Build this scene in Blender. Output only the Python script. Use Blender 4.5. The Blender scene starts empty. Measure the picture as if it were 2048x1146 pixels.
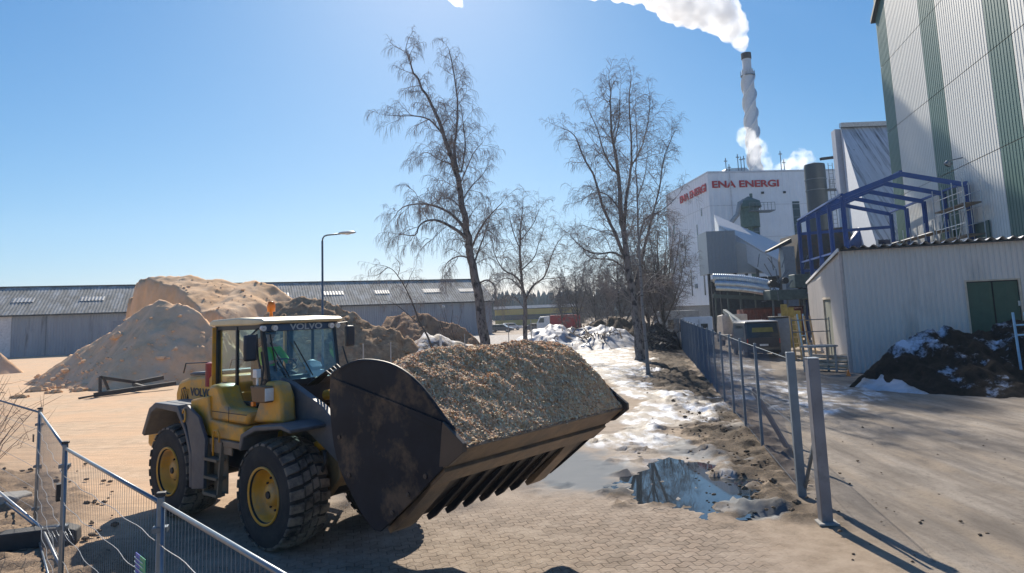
import bpy, math, random
import numpy as np
from mathutils import Vector, Matrix
random.seed(7)
rad = math.radians
sc = bpy.context.scene
COL = sc.collection

# ---------------- camera (24 mm on full frame, photo cropped from the top, tilted up a little)
EYE = np.array([0, 0, 3.4]); FPX = 1365.33; CX, CY = 1024., 463.
_p = math.atan(163 / 1365.); _r = 0.038
_f = np.array([0, math.cos(_p), math.sin(_p)]); _u = np.array([0, -math.sin(_p), math.cos(_p)]); _x = np.array([1., 0, 0])
_R = _x * math.cos(_r) - _u * math.sin(_r); _U = _u * math.cos(_r) + _x * math.sin(_r)
cd = bpy.data.cameras.new('camera'); cam = bpy.data.objects.new('camera', cd); COL.objects.link(cam)
cd.sensor_width = 36; cd.lens = 24; cd.shift_y = -(573 - 463) / 2048; cd.clip_start = .1; cd.clip_end = 6000
m = Matrix.Identity(4)
for i in range(3):
    m[i][0] = _R[i]; m[i][1] = _U[i]; m[i][2] = -_f[i]; m[i][3] = EYE[i]
cam.matrix_world = m; sc.camera = cam

# ---------------- light
SUN_AZ = -6.0; SUN_EL = 34.8
w = bpy.data.worlds.new('World'); sc.world = w; w.use_nodes = True
nt = w.node_tree; bg = nt.nodes['Background']
sky = nt.nodes.new('ShaderNodeTexSky'); sky.sky_type = 'NISHITA'; sky.sun_disc = False
sky.sun_elevation = rad(SUN_EL); sky.sun_rotation = rad(SUN_AZ); sky.air_density = 1.0; sky.dust_density = .4; sky.ozone_density = 1
sky.altitude = 0
# colour grade of the sky light, one power curve per channel (clear spring air, cyan-blue)
spt = nt.nodes.new('ShaderNodeSeparateColor'); cmb = nt.nodes.new('ShaderNodeCombineColor'); nt.links.new(sky.outputs[0], spt.inputs[0])
for i, (pw_, k_) in enumerate(((1.35, .395), (.94, .485), (.70, .62))):
    a_ = nt.nodes.new('ShaderNodeMath'); a_.operation = 'POWER'; a_.inputs[1].default_value = pw_; b_ = nt.nodes.new('ShaderNodeMath'); b_.operation = 'MULTIPLY'; b_.inputs[1].default_value = k_ * .1 ** pw_ * 10
    nt.links.new(spt.outputs[i], a_.inputs[0]); nt.links.new(a_.outputs[0], b_.inputs[0]); nt.links.new(b_.outputs[0], cmb.inputs[i])
nt.links.new(cmb.outputs[0], bg.inputs[0]); bg.inputs[1].default_value = .1
sl = bpy.data.lights.new('sun', 'SUN'); sl.energy = 5.0; sl.angle = rad(.5); sl.color = (1, .91, .78)
so = bpy.data.objects.new('sun', sl); COL.objects.link(so)
sd = Vector((math.sin(rad(SUN_AZ)) * math.cos(rad(SUN_EL)), math.cos(rad(SUN_AZ)) * math.cos(rad(SUN_EL)), math.sin(rad(SUN_EL))))
so.rotation_euler = sd.to_track_quat('Z', 'Y').to_euler()
sc.view_settings.view_transform = 'Standard'; sc.view_settings.look = 'None'; sc.view_settings.exposure = 0.6
sc.view_settings.gamma = 1
sc.render.engine = 'CYCLES'; sc.cycles.volume_bounces = 20; sc.cycles.transparent_max_bounces = 24; sc.cycles.max_bounces = 24
sc.cycles.volume_step_rate = 1.0

# ---------------- measuring: photo pixel -> place in the yard
def ray(px, py): return _f + _R * (px - CX) / FPX - _U * (py - CY) / FPX
def P(px, py, Y):                      # at distance Y
    d = ray(px, py); return Vector(EYE + d * Y / d[1])
def G(px, py, z=0.):                   # at height z
    d = ray(px, py); return Vector(EYE + d * (z - 3.4) / d[2])

# ---------------- materials
def lk(nt, a, b): nt.links.new(a, b)
MATS = {}
def M(name, col, rough=.6, metal=0., var=.18, scale=3., bump=0., bscale=25., col2=None, amt=.5, scale2=1.2, coat=0., stretch=None, contrast=.12, spec=.5):
    if name in MATS: return MATS[name]
    mt = bpy.data.materials.new(name); mt.use_nodes = True; MATS[name] = mt
    nt = mt.node_tree; N = nt.nodes; b = N['Principled BSDF']
    b.inputs['Roughness'].default_value = rough; b.inputs['Metallic'].default_value = metal
    b.inputs['Coat Weight'].default_value = coat; b.inputs['Specular IOR Level'].default_value = spec
    tc = N.new('ShaderNodeTexCoord'); mp = N.new('ShaderNodeMapping'); lk(nt, tc.outputs['Object'], mp.inputs[0])
    if stretch: mp.inputs['Scale'].default_value = stretch
    n1 = N.new('ShaderNodeTexNoise'); n1.inputs['Scale'].default_value = scale; n1.inputs['Detail'].default_value = 6; n1.inputs['Roughness'].default_value = .65
    lk(nt, mp.outputs[0], n1.inputs['Vector'])
    mx = N.new('ShaderNodeMix'); mx.data_type = 'RGBA'
    mx.inputs[6].default_value = (*[c * (1 - var) for c in col], 1); mx.inputs[7].default_value = (*[min(1, c * (1 + var)) for c in col], 1)
    r1 = N.new('ShaderNodeMapRange'); r1.inputs[1].default_value = .3; r1.inputs[2].default_value = .7
    lk(nt, n1.outputs[0], r1.inputs[0]); lk(nt, r1.outputs[0], mx.inputs[0])
    out = mx.outputs[2]
    if col2:
        n2 = N.new('ShaderNodeTexNoise'); n2.inputs['Scale'].default_value = scale2; n2.inputs['Detail'].default_value = 8; n2.inputs['Roughness'].default_value = .7
        lk(nt, mp.outputs[0], n2.inputs['Vector'])
        r2 = N.new('ShaderNodeMapRange'); r2.inputs[1].default_value = 1 - amt - contrast; r2.inputs[2].default_value = 1 - amt + contrast
        lk(nt, n2.outputs[0], r2.inputs[0])
        m2 = N.new('ShaderNodeMix'); m2.data_type = 'RGBA'; m2.inputs[7].default_value = (*col2, 1)
        lk(nt, out, m2.inputs[6]); lk(nt, r2.outputs[0], m2.inputs[0]); out = m2.outputs[2]
    lk(nt, out, b.inputs['Base Color'])
    if bump:
        n3 = N.new('ShaderNodeTexNoise'); n3.inputs['Scale'].default_value = bscale; n3.inputs['Detail'].default_value = 8; n3.inputs['Roughness'].default_value = .7
        lk(nt, tc.outputs['Object'], n3.inputs['Vector'])
        bp = N.new('ShaderNodeBump'); bp.inputs['Strength'].default_value = min(1, bump); bp.inputs['Distance'].default_value = .04
        lk(nt, n3.outputs[0], bp.inputs['Height']); lk(nt, bp.outputs[0], b.inputs['Normal'])
    return mt
def glass(name, tint, refl=.10, rough=.02):
    mt = bpy.data.materials.new(name); mt.use_nodes = True; MATS[name] = mt; nt = mt.node_tree; N = nt.nodes
    N.remove(N['Principled BSDF']); o = N['Material Output']
    t = N.new('ShaderNodeBsdfTransparent'); t.inputs[0].default_value = (*tint, 1)
    g = N.new('ShaderNodeBsdfGlossy'); g.inputs['Roughness'].default_value = rough; g.inputs[0].default_value = (.95, 1, 1, 1)
    fr = N.new('ShaderNodeFresnel'); fr.inputs[0].default_value = 1.5
    ad = N.new('ShaderNodeMath'); ad.operation = 'ADD'; ad.inputs[1].default_value = refl; ad.use_clamp = True
    mx = N.new('ShaderNodeMixShader'); lk(nt, fr.outputs[0], ad.inputs[0]); lk(nt, ad.outputs[0], mx.inputs[0])
    lk(nt, t.outputs[0], mx.inputs[1]); lk(nt, g.outputs[0], mx.inputs[2]); lk(nt, mx.outputs[0], o.inputs[0]); return mt

yellow = M('loader_yellow', (.74, .35, .03), .42, var=.12, scale=3, col2=(.36, .26, .15), amt=.42, scale2=2.2, bump=.15, bscale=8)
cream = M('roof_cream', (.72, .62, .40), .5, var=.1)
paint_grey = M('loader_grey', (.075, .085, .10), .5, var=.25, scale=4, col2=(.15, .13, .11), amt=.40, scale2=1.6, bump=.1, bscale=12)
black_steel = M('bucket_steel', (.017, .020, .027), .55, var=.3, scale=2.5, col2=(.12, .085, .06), amt=.42, scale2=.9, bump=.12, bscale=5, contrast=.05, spec=.18)
brown_steel = M('worn_steel', (.22, .15, .09), .45, metal=.25, var=.35, scale=5, col2=(.08, .07, .065), amt=.45, bump=.2)
rubber = M('rubber', (.022, .022, .023), .85, var=.3, col2=(.24, .195, .15), amt=.54, scale2=3, bump=.3)
rubber_side = M('rubber_side', (.018, .019, .021), .8, var=.3, col2=(.05, .042, .036), amt=.42, scale2=3)
dark = M('dark_part', (.02, .022, .025), .6, var=.3)
seatm = M('seat_cloth', (.03, .04, .06), .9)
redpaint = M('red_paint', (.30, .03, .03), .5)
lampglass = M('lamp_glass', (.75, .75, .72), .15)
orange = M('orange_lens', (.85, .22, .02), .3)
steel = M('galvanised', (.42, .45, .48), .42, metal=.75, var=.22, scale=6, bump=.05)
steel_d = M('galvanised_dark', (.16, .19, .22), .5, metal=.6, var=.25, scale=6)
chrome = M('cylinder_rod', (.7, .7, .7), .15, metal=1.)
cabglass = glass('cab_glass', (.66, .84, .88), .05)
winglass = M('window_dark', (.03, .045, .055), .12, var=.2)
concrete = M('concrete', (.30, .29, .27), .85, bump=.3, bscale=15)
white_wall = M('white_cladding', (.76, .80, .84), .55, var=.05, scale=.6)
text_red = M('sign_red', (.42, .02, .03), .5)

# ---------------- mesh builder
class MB:
    def __init__(s): s.v = []; s.f = []; s.mi = []; s.cur = 0
    def add(s, vs, fs):
        o = len(s.v); s.v += [tuple(v) for v in vs]; s.f += [tuple(i + o for i in f) for f in fs]; s.mi += [s.cur] * len(fs); return s
    def obox(s, p, a, b, c):
        p, a, b, c = Vector(p), Vector(a), Vector(b), Vector(c)
        if a.cross(b).dot(c) < 0: a, b = b, a
        vs = [p, p + a, p + a + b, p + b, p + c, p + a + c, p + a + b + c, p + b + c]
        return s.add(vs, [(0, 3, 2, 1), (4, 5, 6, 7), (0, 1, 5, 4), (1, 2, 6, 5), (2, 3, 7, 6), (3, 0, 4, 7)])
    def box(s, c, d, rz=0., mat=None):
        R = mat or Matrix.Rotation(rz, 3, 'Z'); a, b, e = R @ Vector((d[0], 0, 0)), R @ Vector((0, d[1], 0)), R @ Vector((0, 0, d[2]))
        return s.obox(Vector(c) - (a + b + e) / 2, a, b, e)
    def beam(s, p, q, w, h=None, up=(0, 0, 1)):
        p, q = Vector(p), Vector(q); d = q - p; h = h or w; up = Vector(up)
        if abs(d.normalized().dot(up)) > .99: up = Vector((0, 1, 0))
        a = d.cross(up).normalized() * w; b = a.cross(d).normalized() * h
        return s.obox(p - a / 2 - b / 2, d, a, b)
    def prism(s, poly, o, u, v, e):    # polygon (u,v) pairs extruded along e
        o, u, v, e = Vector(o), Vector(u), Vector(v), Vector(e)
        ar = sum(poly[i][0] * poly[(i + 1) % len(poly)][1] - poly[(i + 1) % len(poly)][0] * poly[i][1] for i in range(len(poly)))
        if (ar > 0) != (u.cross(v).dot(e) > 0): poly = poly[::-1]
        n = len(poly); b = [o + u * a + v * c for a, c in poly]
        return s.add(b + [p + e for p in b], [tuple(range(n))[::-1], tuple(range(n, 2 * n))] + [(i, (i + 1) % n, n + (i + 1) % n, n + i) for i in range(n)])
    def tube(s, pts, r, n=8, cap=True):
        pts = [Vector(p) for p in pts]; k = len(pts); rs = r if hasattr(r, '__len__') else [r] * k
        vs = []; ref = None
        for i, p in enumerate(pts):
            t = (pts[min(i + 1, k - 1)] - pts[max(i - 1, 0)]).normalized()
            if ref is None: ref = t.orthogonal().normalized()
            ref = (ref - t * ref.dot(t)).normalized(); bn = t.cross(ref)
            for j in range(n):
                a = 2 * math.pi * j / n; vs.append(p + (ref * math.cos(a) + bn * math.sin(a)) * rs[i])
        fs = [(i * n + j, i * n + (j + 1) % n, (i + 1) * n + (j + 1) % n, (i + 1) * n + j) for i in range(k - 1) for j in range(n)]
        if cap: fs += [tuple(range(n))[::-1], tuple(range((k - 1) * n, k * n))]
        return s.add(vs, fs)
    def lathe(s, prof, o, ax, n=32, cap=False):
        o, ax = Vector(o), Vector(ax).normalized(); a = ax.orthogonal().normalized(); b = ax.cross(a); k = len(prof)
        vs = [o + ax * h + (a * math.cos(t) + b * math.sin(t)) * r for r, h in prof for t in [2 * math.pi * j / n for j in range(n)]]
        fs = [(i * n + j, i * n + (j + 1) % n, (i + 1) * n + (j + 1) % n, (i + 1) * n + j) for i in range(k - 1) for j in range(n)]
        if cap: fs += [tuple(range(n))[::-1], tuple(range((k - 1) * n, k * n))]
        return s.add(vs, fs)
    def blob(s, c, d, n=2, jit=.2):
        import bmesh
        bm = bmesh.new(); bmesh.ops.create_icosphere(bm, subdivisions=n, radius=1.)
        R = Matrix.Rotation(random.uniform(0, 6), 3, 'Z')
        vs = []
        for v in bm.verts:
            q = R @ v.co; k = 1 + random.uniform(-jit, jit); vs.append(Vector(c) + Vector((q.x * d[0], q.y * d[1], q.z * d[2])) * k)
        s.add(vs, [tuple(v.index for v in f.verts) for f in bm.faces]); bm.free(); return s
    def build(s, name, mats, parent=None, smooth=False, bevel=0., loc=None):
        me = bpy.data.meshes.new(name); me.from_pydata(s.v, [], s.f)
        if not isinstance(mats, (list, tuple)): mats = [mats]
        for q in mats: me.materials.append(q)
        if len(mats) > 1: me.polygons.foreach_set('material_index', s.mi)
        if smooth: me.polygons.foreach_set('use_smooth', [True] * len(s.f))
        o = bpy.data.objects.new(name, me); COL.objects.link(o)
        if parent: o.parent = parent
        if loc is not None: o.location = loc
        if bevel:
            b = o.modifiers.new('bevel', 'BEVEL'); b.width = bevel; b.segments = 2; b.limit_method = 'ANGLE'; b.angle_limit = rad(35)
        if smooth or bevel:
            try: me.shade_smooth() if bevel else None; me.set_sharp_from_angle(angle=rad(38)) if not smooth or bevel else None
            except Exception: pass
        me.update(); return o
def tag(o, label=None, cat=None, group=None, kind=None):
    if label: o['label'] = label
    if cat: o['category'] = cat
    if group: o['group'] = group
    if kind: o['kind'] = kind
    return o
def empty(name, loc=(0, 0, 0), rz=0., label=None, cat=None, group=None):
    o = bpy.data.objects.new(name, None); COL.objects.link(o); o.location = loc; o.rotation_euler = (0, 0, rz); o.empty_display_size = .3
    return tag(o, label, cat, group)
def copy_tree(o, parent=None):
    c = o.copy(); COL.objects.link(c); c.parent = parent
    for ch in [x for x in o.children]: copy_tree(ch, c)
    return c
def text_mesh(name, body, size, mat, parent, mw, ext=.02, sx=1., bold=0.):
    cu = bpy.data.curves.new(name, 'FONT'); cu.body = body; cu.size = size; cu.extrude = ext; cu.offset = bold; cu.align_x = 'CENTER'; cu.align_y = 'CENTER'
    t = bpy.data.objects.new(name, cu); COL.objects.link(t); dg = bpy.context.evaluated_depsgraph_get(); dg.update()
    me = bpy.data.meshes.new_from_object(t.evaluated_get(dg)); bpy.data.objects.remove(t); me.materials.clear(); me.materials.append(mat)
    me.transform(Matrix.Diagonal((sx, 1, 1, 1))); me.transform(mw)
    o = bpy.data.objects.new(name, me); COL.objects.link(o); o.parent = parent; return o
def frame_m(o, u, v):                  # text placed at o, reading along u, up along v
    u = Vector(u).normalized(); v = Vector(v).normalized(); n = u.cross(v); M_ = Matrix.Identity(4)
    for i in range(3): M_[i][0] = u[i]; M_[i][1] = v[i]; M_[i][2] = n[i]; M_[i][3] = o[i]
    return M_
# corrugated sheet: from a along u (length lu), rising along v (length lv), ribs stand out along n
def corr(mb, a, u, lu, v, lv, pitch, dep, n, sine=False):
    a, u, v, n = Vector(a), Vector(u).normalized(), Vector(v).normalized(), Vector(n).normalized()
    k = max(1, int(lu / pitch)); p = lu / k; prof = []
    for i in range(k):
        if sine: prof += [((i + t) * p, dep * .5 * (1 - math.cos(2 * math.pi * t))) for t in (0, .17, .33, .5, .67, .83)]
        else: prof += [((i + t) * p, d) for t, d in ((0, 0), (.42, 0), (.52, dep), (.88, dep), (.98, 0))]
    prof.append((lu, 0)); q = [a + u * x + n * d for x, d in prof]; m_ = len(q)
    fs = [(i, i + 1, m_ + i + 1, m_ + i) for i in range(m_ - 1)]
    if u.cross(v).dot(n) < 0: fs = [f[::-1] for f in fs]
    mb.add(q + [x + v * lv for x in q], fs); return mb
# value noise
def _h(i, j, s): 
    n = (i * 374761393 + j * 668265263 + s * 1442695041) & 0xffffffff
    n = ((n ^ (n >> 13)) * 1274126177) & 0xffffffff; return ((n ^ (n >> 16)) & 0xffff) / 65535.
def vnoise(x, y, s=0):
    xi = np.floor(x).astype(np.int64); yi = np.floor(y).astype(np.int64); fx = x - xi; fy = y - yi; fx = fx * fx * (3 - 2 * fx); fy = fy * fy * (3 - 2 * fy)
    return (_h(xi, yi, s) * (1 - fx) + _h(xi + 1, yi, s) * fx) * (1 - fy) + (_h(xi, yi + 1, s) * (1 - fx) + _h(xi + 1, yi + 1, s) * fx) * fy
def fbm(x, y, sc_=1., o=5, s=0, g=.5):
    t = 0; a = 1; A = 0
    for i in range(o): t = t + a * vnoise(x / sc_, y / sc_, s + i * 17); A += a; a *= g; sc_ = sc_ / 2.03
    return t / A
def sdist(x, y, poly):                 # signed distance, positive inside
    d = np.full(x.shape, 1e9); ins = np.zeros(x.shape, bool); n = len(poly)
    for i in range(n):
        ax, ay = poly[i]; bx, by = poly[(i + 1) % n]; ex, ey = bx - ax, by - ay
        t = np.clip(((x - ax) * ex + (y - ay) * ey) / (ex * ex + ey * ey + 1e-9), 0, 1)
        d = np.minimum(d, np.hypot(x - ax - t * ex, y - ay - t * ey))
        if abs(ey) > 1e-9: ins ^= ((ay > y) != (by > y)) & (x < ax + (y - ay) * ex / ey)
    return np.where(ins, d, -d)
def gpoly(px): return [tuple(G(a, b)[:2]) for a, b in px]
def grid_mesh(name, X, Y, Z, mat, keep=None, smooth=True, attrs=None, parent=None):
    r, c = X.shape; co = np.stack([X, Y, Z], -1).reshape(-1, 3); idx = np.arange(r * c).reshape(r, c)
    f = np.stack([idx[:-1, :-1], idx[:-1, 1:], idx[1:, 1:], idx[1:, :-1]], -1).reshape(-1, 4)
    if keep is not None:
        k = keep.reshape(-1); f = f[k[f].any(1)]
        used = np.unique(f); mp = -np.ones(r * c, int); mp[used] = np.arange(len(used)); f = mp[f]; co = co[used]
        if attrs: attrs = {a: v.reshape(-1, 4)[used] for a, v in attrs.items()}
    me = bpy.data.meshes.new(name); me.vertices.add(len(co)); me.vertices.foreach_set('co', co.ravel())
    me.loops.add(f.size); me.loops.foreach_set('vertex_index', f.ravel()); me.polygons.add(len(f))
    me.polygons.foreach_set('loop_start', np.arange(len(f)) * 4); me.polygons.foreach_set('loop_total', np.full(len(f), 4))
    me.update(calc_edges=True); me.materials.append(mat)
    if smooth: me.polygons.foreach_set('use_smooth', [True] * len(f))
    if attrs:
        for a, v in attrs.items():
            at = me.color_attributes.new(a, 'FLOAT_COLOR', 'POINT'); at.data.foreach_set('color', np.ascontiguousarray(v.reshape(-1, 4)).ravel())
    o = bpy.data.objects.new(name, me); COL.objects.link(o); o.parent = parent; return o

# ================= GROUND
def ss(a, b, x): t = np.clip((x - a) / (b - a), 0, 1); return t * t * (3 - 2 * t)
gx = np.concatenate([-np.geomspace(2500, 60, 26)[:-1], np.arange(-60, -16, .5), np.arange(-16, 18, .085), np.arange(18, 60, .5), np.geomspace(60, 2500, 26)])
gy = np.concatenate([np.linspace(-60, 2, 12)[:-1], np.arange(2, 24, .085), 24 * 1.0052 ** np.arange(0, 320), np.geomspace(128, 3500, 30)])
GX, GY = np.meshgrid(gx, gy)
SNOW = gpoly([(1040, 700), (1150, 690), (1255, 690), (1292, 722), (1300, 745), (1275, 765), (1420, 800), (1445, 850), (1360, 862), (1390, 905), (1490, 950), (1515, 990), (1440, 1022), (1330, 1005), (1296, 960), (1255, 905), (1170, 880), (1215, 850), (1262, 800), (1200, 765), (1120, 735)])
SNOW2 = gpoly([(1400, 700), (1480, 720), (1560, 760), (1700, 770), (1760, 800), (1700, 830), (1600, 830), (1480, 790)])
MUD = gpoly([(1310, 690), (1340, 690), (1400, 745), (1480, 825), (1560, 905), (1640, 1000), (1665, 1045), (1600, 1050), (1480, 1030), (1500, 985), (1440, 905), (1340, 800), (1290, 760)])
ROAD = gpoly([(1345, 665), (1420, 690), (1520, 830), (1610, 960), (1670, 1040), (1900, 1160), (2500, 1400), (2600, 800), (2100, 775), (1700, 740), (1620, 700), (1400, 640), (1340, 640)])
PUD = gpoly([(1250, 975), (1300, 948), (1340, 915), (1400, 925), (1420, 950), (1500, 958), (1515, 990), (1470, 1000), (1440, 1022), (1330, 1008)])
WET = gpoly([(1060, 905), (1220, 900), (1260, 950), (1240, 985), (1130, 995), (1050, 970)])
LOT = [(-8, 75), (40, 75), (60, 170), (-30, 170)]
near = (np.abs(GX) < 40) & (GY < 110) & (GY > 2)
def zone(poly, soft, nz, nsc, s):
    d = np.full(GX.shape, -50.); q = near
    x, y = GX[q], GY[q]; d[q] = sdist(x, y, poly) + (fbm(x, y, nsc, 5, s, .6) - .5) * nz
    return ss(-soft, soft, d)
n_f = fbm(GX, GY, .5, 4, 3); n_m = fbm(GX, GY, 2.3, 5, 5)
snow = np.maximum(zone(SNOW, .25, 3.4, 1.3, 11), .75 * zone(SNOW2, .4, 3, 1.2, 13))
slush = snow * ss(21, 16, GY); slush_m = zone(gpoly([(1120, 900), (1260, 850), (1440, 850), (1560, 960), (1560, 1030), (1330, 1025), (1180, 1000), (1100, 985)]), .6, 1.8, .9, 72); snow = snow * (.38 + .62 * ss(15, 21, GY)) * (.7 + .6 * ss(.35, .6, fbm(GX * 1.3, GY * .6, 1.1, 5, 61, .65))); snow = np.clip(snow, 0, 1)
mud = np.clip(zone(MUD, .35, 2.2, .8, 12) + slush_m * ss(.50, .60, fbm(GX * .8, GY * 1.6, .7, 5, 71, .65)) * .85, 0, 1); road = zone(ROAD, .5, 1.2, 1.5, 14); wet = np.clip(zone(WET, .45, 1.5, .9, 15) + slush * .8 * ss(.42, .55, fbm(GX, GY, 1.4, 5, 62, .6)), 0, 1)
pud = zone(PUD, .25, 1.2, .7, 16); lot = zone(LOT, 2, 4, 6, 18)
rough_left = zone(gpoly([(-60, 930), (120, 955), (180, 1010), (160, 1080), (420, 1200), (-100, 1300)]), .4, 1.2, .8, 19)
fade = ss(120, 60, GY) * ss(-2, 4, GY)
th = rad(33); u_ = GX * math.cos(th) + GY * math.sin(th)
GZ = (.03 * (fbm(GX, GY, 6, 3, 1) - .5) + mud * (.5 * (fbm(GX, GY, .55, 5, 21, .6) - .5) + .03) + snow * (.05 + .12 * (fbm(GX, GY, .8, 5, 22) - .5))
      + rough_left * (.34 * (fbm(GX, GY, .45, 5, 23, .7) - .35)) + road * .10 * (fbm((GX - .19 * GY) * 3.2, GY * .35, 1., 4, 24) - .5) - pud * (.075 + .22 * (fbm(GX, GY * 1.8, .6, 5, 63, .65) - .5)) - pud * snow * .05) * fade
# wheel tracks across the left yard
GZ = GZ + (.018 * (vnoise(u_ * 0 + (GY + GX * .25) * 4.2, GX * .15, 41) - .5)) * ss(-1, -4, GX) * ss(60, 20, GY) * ss(4, 6, GY)
one = np.ones_like(GX)
z1 = np.stack([snow, mud, wet, one], -1); z2 = np.stack([road, pud, lot, rough_left * one], -1)
def ground_mat():
    mt = bpy.data.materials.new('ground'); mt.use_nodes = True; nt = mt.node_tree; N = nt.nodes; b = N['Principled BSDF']
    tc = N.new('ShaderNodeTexCoord'); ob = tc.outputs['Object']
    def attr(n):
        a = N.new('ShaderNodeVertexColor'); a.layer_name = n; s = N.new('ShaderNodeSeparateColor'); lk(nt, a.outputs[0], s.inputs[0]); return list(s.outputs) + [a.outputs[1]]
    A = attr('zone'); B = attr('zone_b')
    def noise(s, d=6, r=.6, st=None, rot=0):
        n = N.new('ShaderNodeTexNoise'); n.inputs['Scale'].default_value = s; n.inputs['Detail'].default_value = d; n.inputs['Roughness'].default_value = r
        if st:
            mp = N.new('ShaderNodeMapping'); mp.inputs['Scale'].default_value = st; mp.inputs['Rotation'].default_value = (0, 0, rot); lk(nt, ob, mp.inputs[0]); lk(nt, mp.outputs[0], n.inputs['Vector'])
        else: lk(nt, ob, n.inputs['Vector'])
        return n.outputs[0]
    def mr(x, a, b_, c=0, d=1):
        r = N.new('ShaderNodeMapRange'); r.inputs[1].default_value = a; r.inputs[2].default_value = b_; r.inputs[3].default_value = c; r.inputs[4].default_value = d; lk(nt, x, r.inputs[0]); return r.outputs[0]
    def mix(f, a, c, mode='MIX'):
        m_ = N.new('ShaderNodeMix'); m_.data_type = 'RGBA'; m_.blend_type = mode
        for i, q in ((0, f), (6, a), (7, c)):
            if hasattr(q, 'links'): lk(nt, q, m_.inputs[i])
            else: m_.inputs[i].default_value = q if i == 0 else (*q, 1)
        return m_.outputs[2]
    def mul(a, c):
        m_ = N.new('ShaderNodeMath'); m_.operation = 'MULTIPLY'
        for i, q in enumerate((a, c)):
            if hasattr(q, 'links'): lk(nt, q, m_.inputs[i])
            else: m_.inputs[i].default_value = q
        return m_.outputs[0]
    def add(a, c):
        m_ = N.new('ShaderNodeMath'); m_.operation = 'ADD'
        for i, q in enumerate((a, c)):
            if hasattr(q, 'links'): lk(nt, q, m_.inputs[i])
            else: m_.inputs[i].default_value = q
        return m_.outputs[0]
    # interlocking pavers, rows bent by a sine
    mp = N.new('ShaderNodeMapping'); mp.inputs['Rotation'].default_value = (0, 0, rad(-14)); lk(nt, ob, mp.inputs[0])
    wv = N.new('ShaderNodeTexWave'); wv.inputs['Scale'].default_value = 1.42; wv.inputs['Distortion'].default_value = .5; wv.bands_direction = 'X'; lk(nt, mp.outputs[0], wv.inputs['Vector'])
    sx = N.new('ShaderNodeSeparateXYZ'); lk(nt, mp.outputs[0], sx.inputs[0]); cx = N.new('ShaderNodeCombineXYZ')
    lk(nt, sx.outputs[0], cx.inputs[0]); lk(nt, add(sx.outputs[1], mul(wv.outputs[1], .055)), cx.inputs[1])
    bk = N.new('ShaderNodeTexBrick'); lk(nt, cx.outputs[0], bk.inputs['Vector']); bk.inputs['Scale'].default_value = 1
    bk.inputs['Brick Width'].default_value = .23; bk.inputs['Row Height'].default_value = .155; bk.inputs['Mortar Size'].default_value = .014; bk.inputs['Mortar Smooth'].default_value = 1
    bk.inputs['Color1'].default_value = (1, .96, .93, 1); bk.inputs['Color2'].default_value = (.62, .61, .60, 1); bk.inputs['Mortar'].default_value = (.46, .43, .39, 1)
    jw = bk.outputs['Fac']
    big = noise(.35, 4); mid = noise(2.2, 8, .7); fine = noise(22, 6, .75); grit = noise(90, 3, .7)
    sand = mix(mr(mid, .3, .7), (.44, .31, .20), (.66, .48, .32)); sand = mix(mr(big, .4, .62), sand, (.62, .41, .25))
    brk = mix(mr(fine, .3, .7), (.25, .20, .16), (.40, .325, .255)); brk = mix(1., brk, bk.outputs['Color'], 'MULTIPLY')
    # how far sand hides the pavers
    sand_r = mix(mr(mid, .3, .7), (.27, .215, .165), (.43, .355, .285))
    cover = mr(add(mid, mul(big, .7)), .68, .98)
    sep = N.new('ShaderNodeSeparateXYZ'); lk(nt, ob, sep.inputs[0])
    left = mr(add(sep.outputs[0], mul(sep.outputs[1], .10)), -2.5, -6.)
    sand = mix(left, sand_r, sand); far = mr(sep.outputs[1], 10.8, 13.5)
    cov2 = N.new('ShaderNodeMath'); cov2.operation = 'MAXIMUM'; lk(nt, mul(cover, .8), cov2.inputs[0]); lk(nt, mul(mr(mid, .2, .5, .7, 1), add(mul(left, .93), 0)), cov2.inputs[1])
    cov3 = N.new('ShaderNodeMath'); cov3.operation = 'MAXIMUM'; lk(nt, cov2.outputs[0], cov3.inputs[0]); lk(nt, far, cov3.inputs[1])
    notroad = mr(B[0], 0, 1, 1, 0)
    col = mix(cov3.outputs[0], brk, sand)
    dirtc = mix(mr(mid, .35, .65), (.26, .195, .13), (.40, .31, .22)); rightside = mr(add(sep.outputs[0], mul(sep.outputs[1], .0)), 2.6, 4.6)
    col = mix(mul(rightside, .75), col, dirtc)
    tr = noise(1.0, 7, .65, (1.5, .22, 1), rad(-12)); tr2 = noise(1.4, 5, .6, (1, .2, 1), rad(-40))
    rc = mix(mr(tr, .35, .62), (.14, .118, .098), (.32, .28, .235)); rc = mix(mr(noise(.45, 6, .7), .48, .62, 0, .45), rc, (.13, .11, .09)); rc = mix(mr(tr2, .5, .7, 0, .6), rc, (.32, .255, .185)); rc = mix(mr(fine, .56, .72, 0, .75), rc, (.085, .07, .055)); rc = mix(mr(noise(7, 6, .75), .52, .68, 0, .6), rc, (.13, .105, .085))
    col = mix(B[0], col, rc)
    lc = mix(mr(mid, .4, .6), (.30, .27, .24), (.55, .53, .5)); col = mix(mul(B[2], .8), col, lc)
    mc = mix(mr(mid, .35, .65), (.028, .022, .018), (.13, .098, .07)); mc = mix(mr(fine, .5, .75, 0, .7), mc, (.30, .22, .13)); col = mix(A[1], col, mc)
    col = mix(B[3], col, mix(mr(fine, .35, .7), (.16, .11, .075), (.42, .30, .19)))
    sn = noise(1.1, 8, .68, (1.2, .55, 1), rad(-14)); snc = mix(mr(sn, .48, .60), (.22, .185, .15), (.66, .70, .76)); snc = mix(mr(fine, .6, .78, 0, .55), snc, (.16, .13, .10))
    col = mix(A[0], col, snc); col = mix(mul(A[2], .85), col, (.13, .16, .185))
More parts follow.
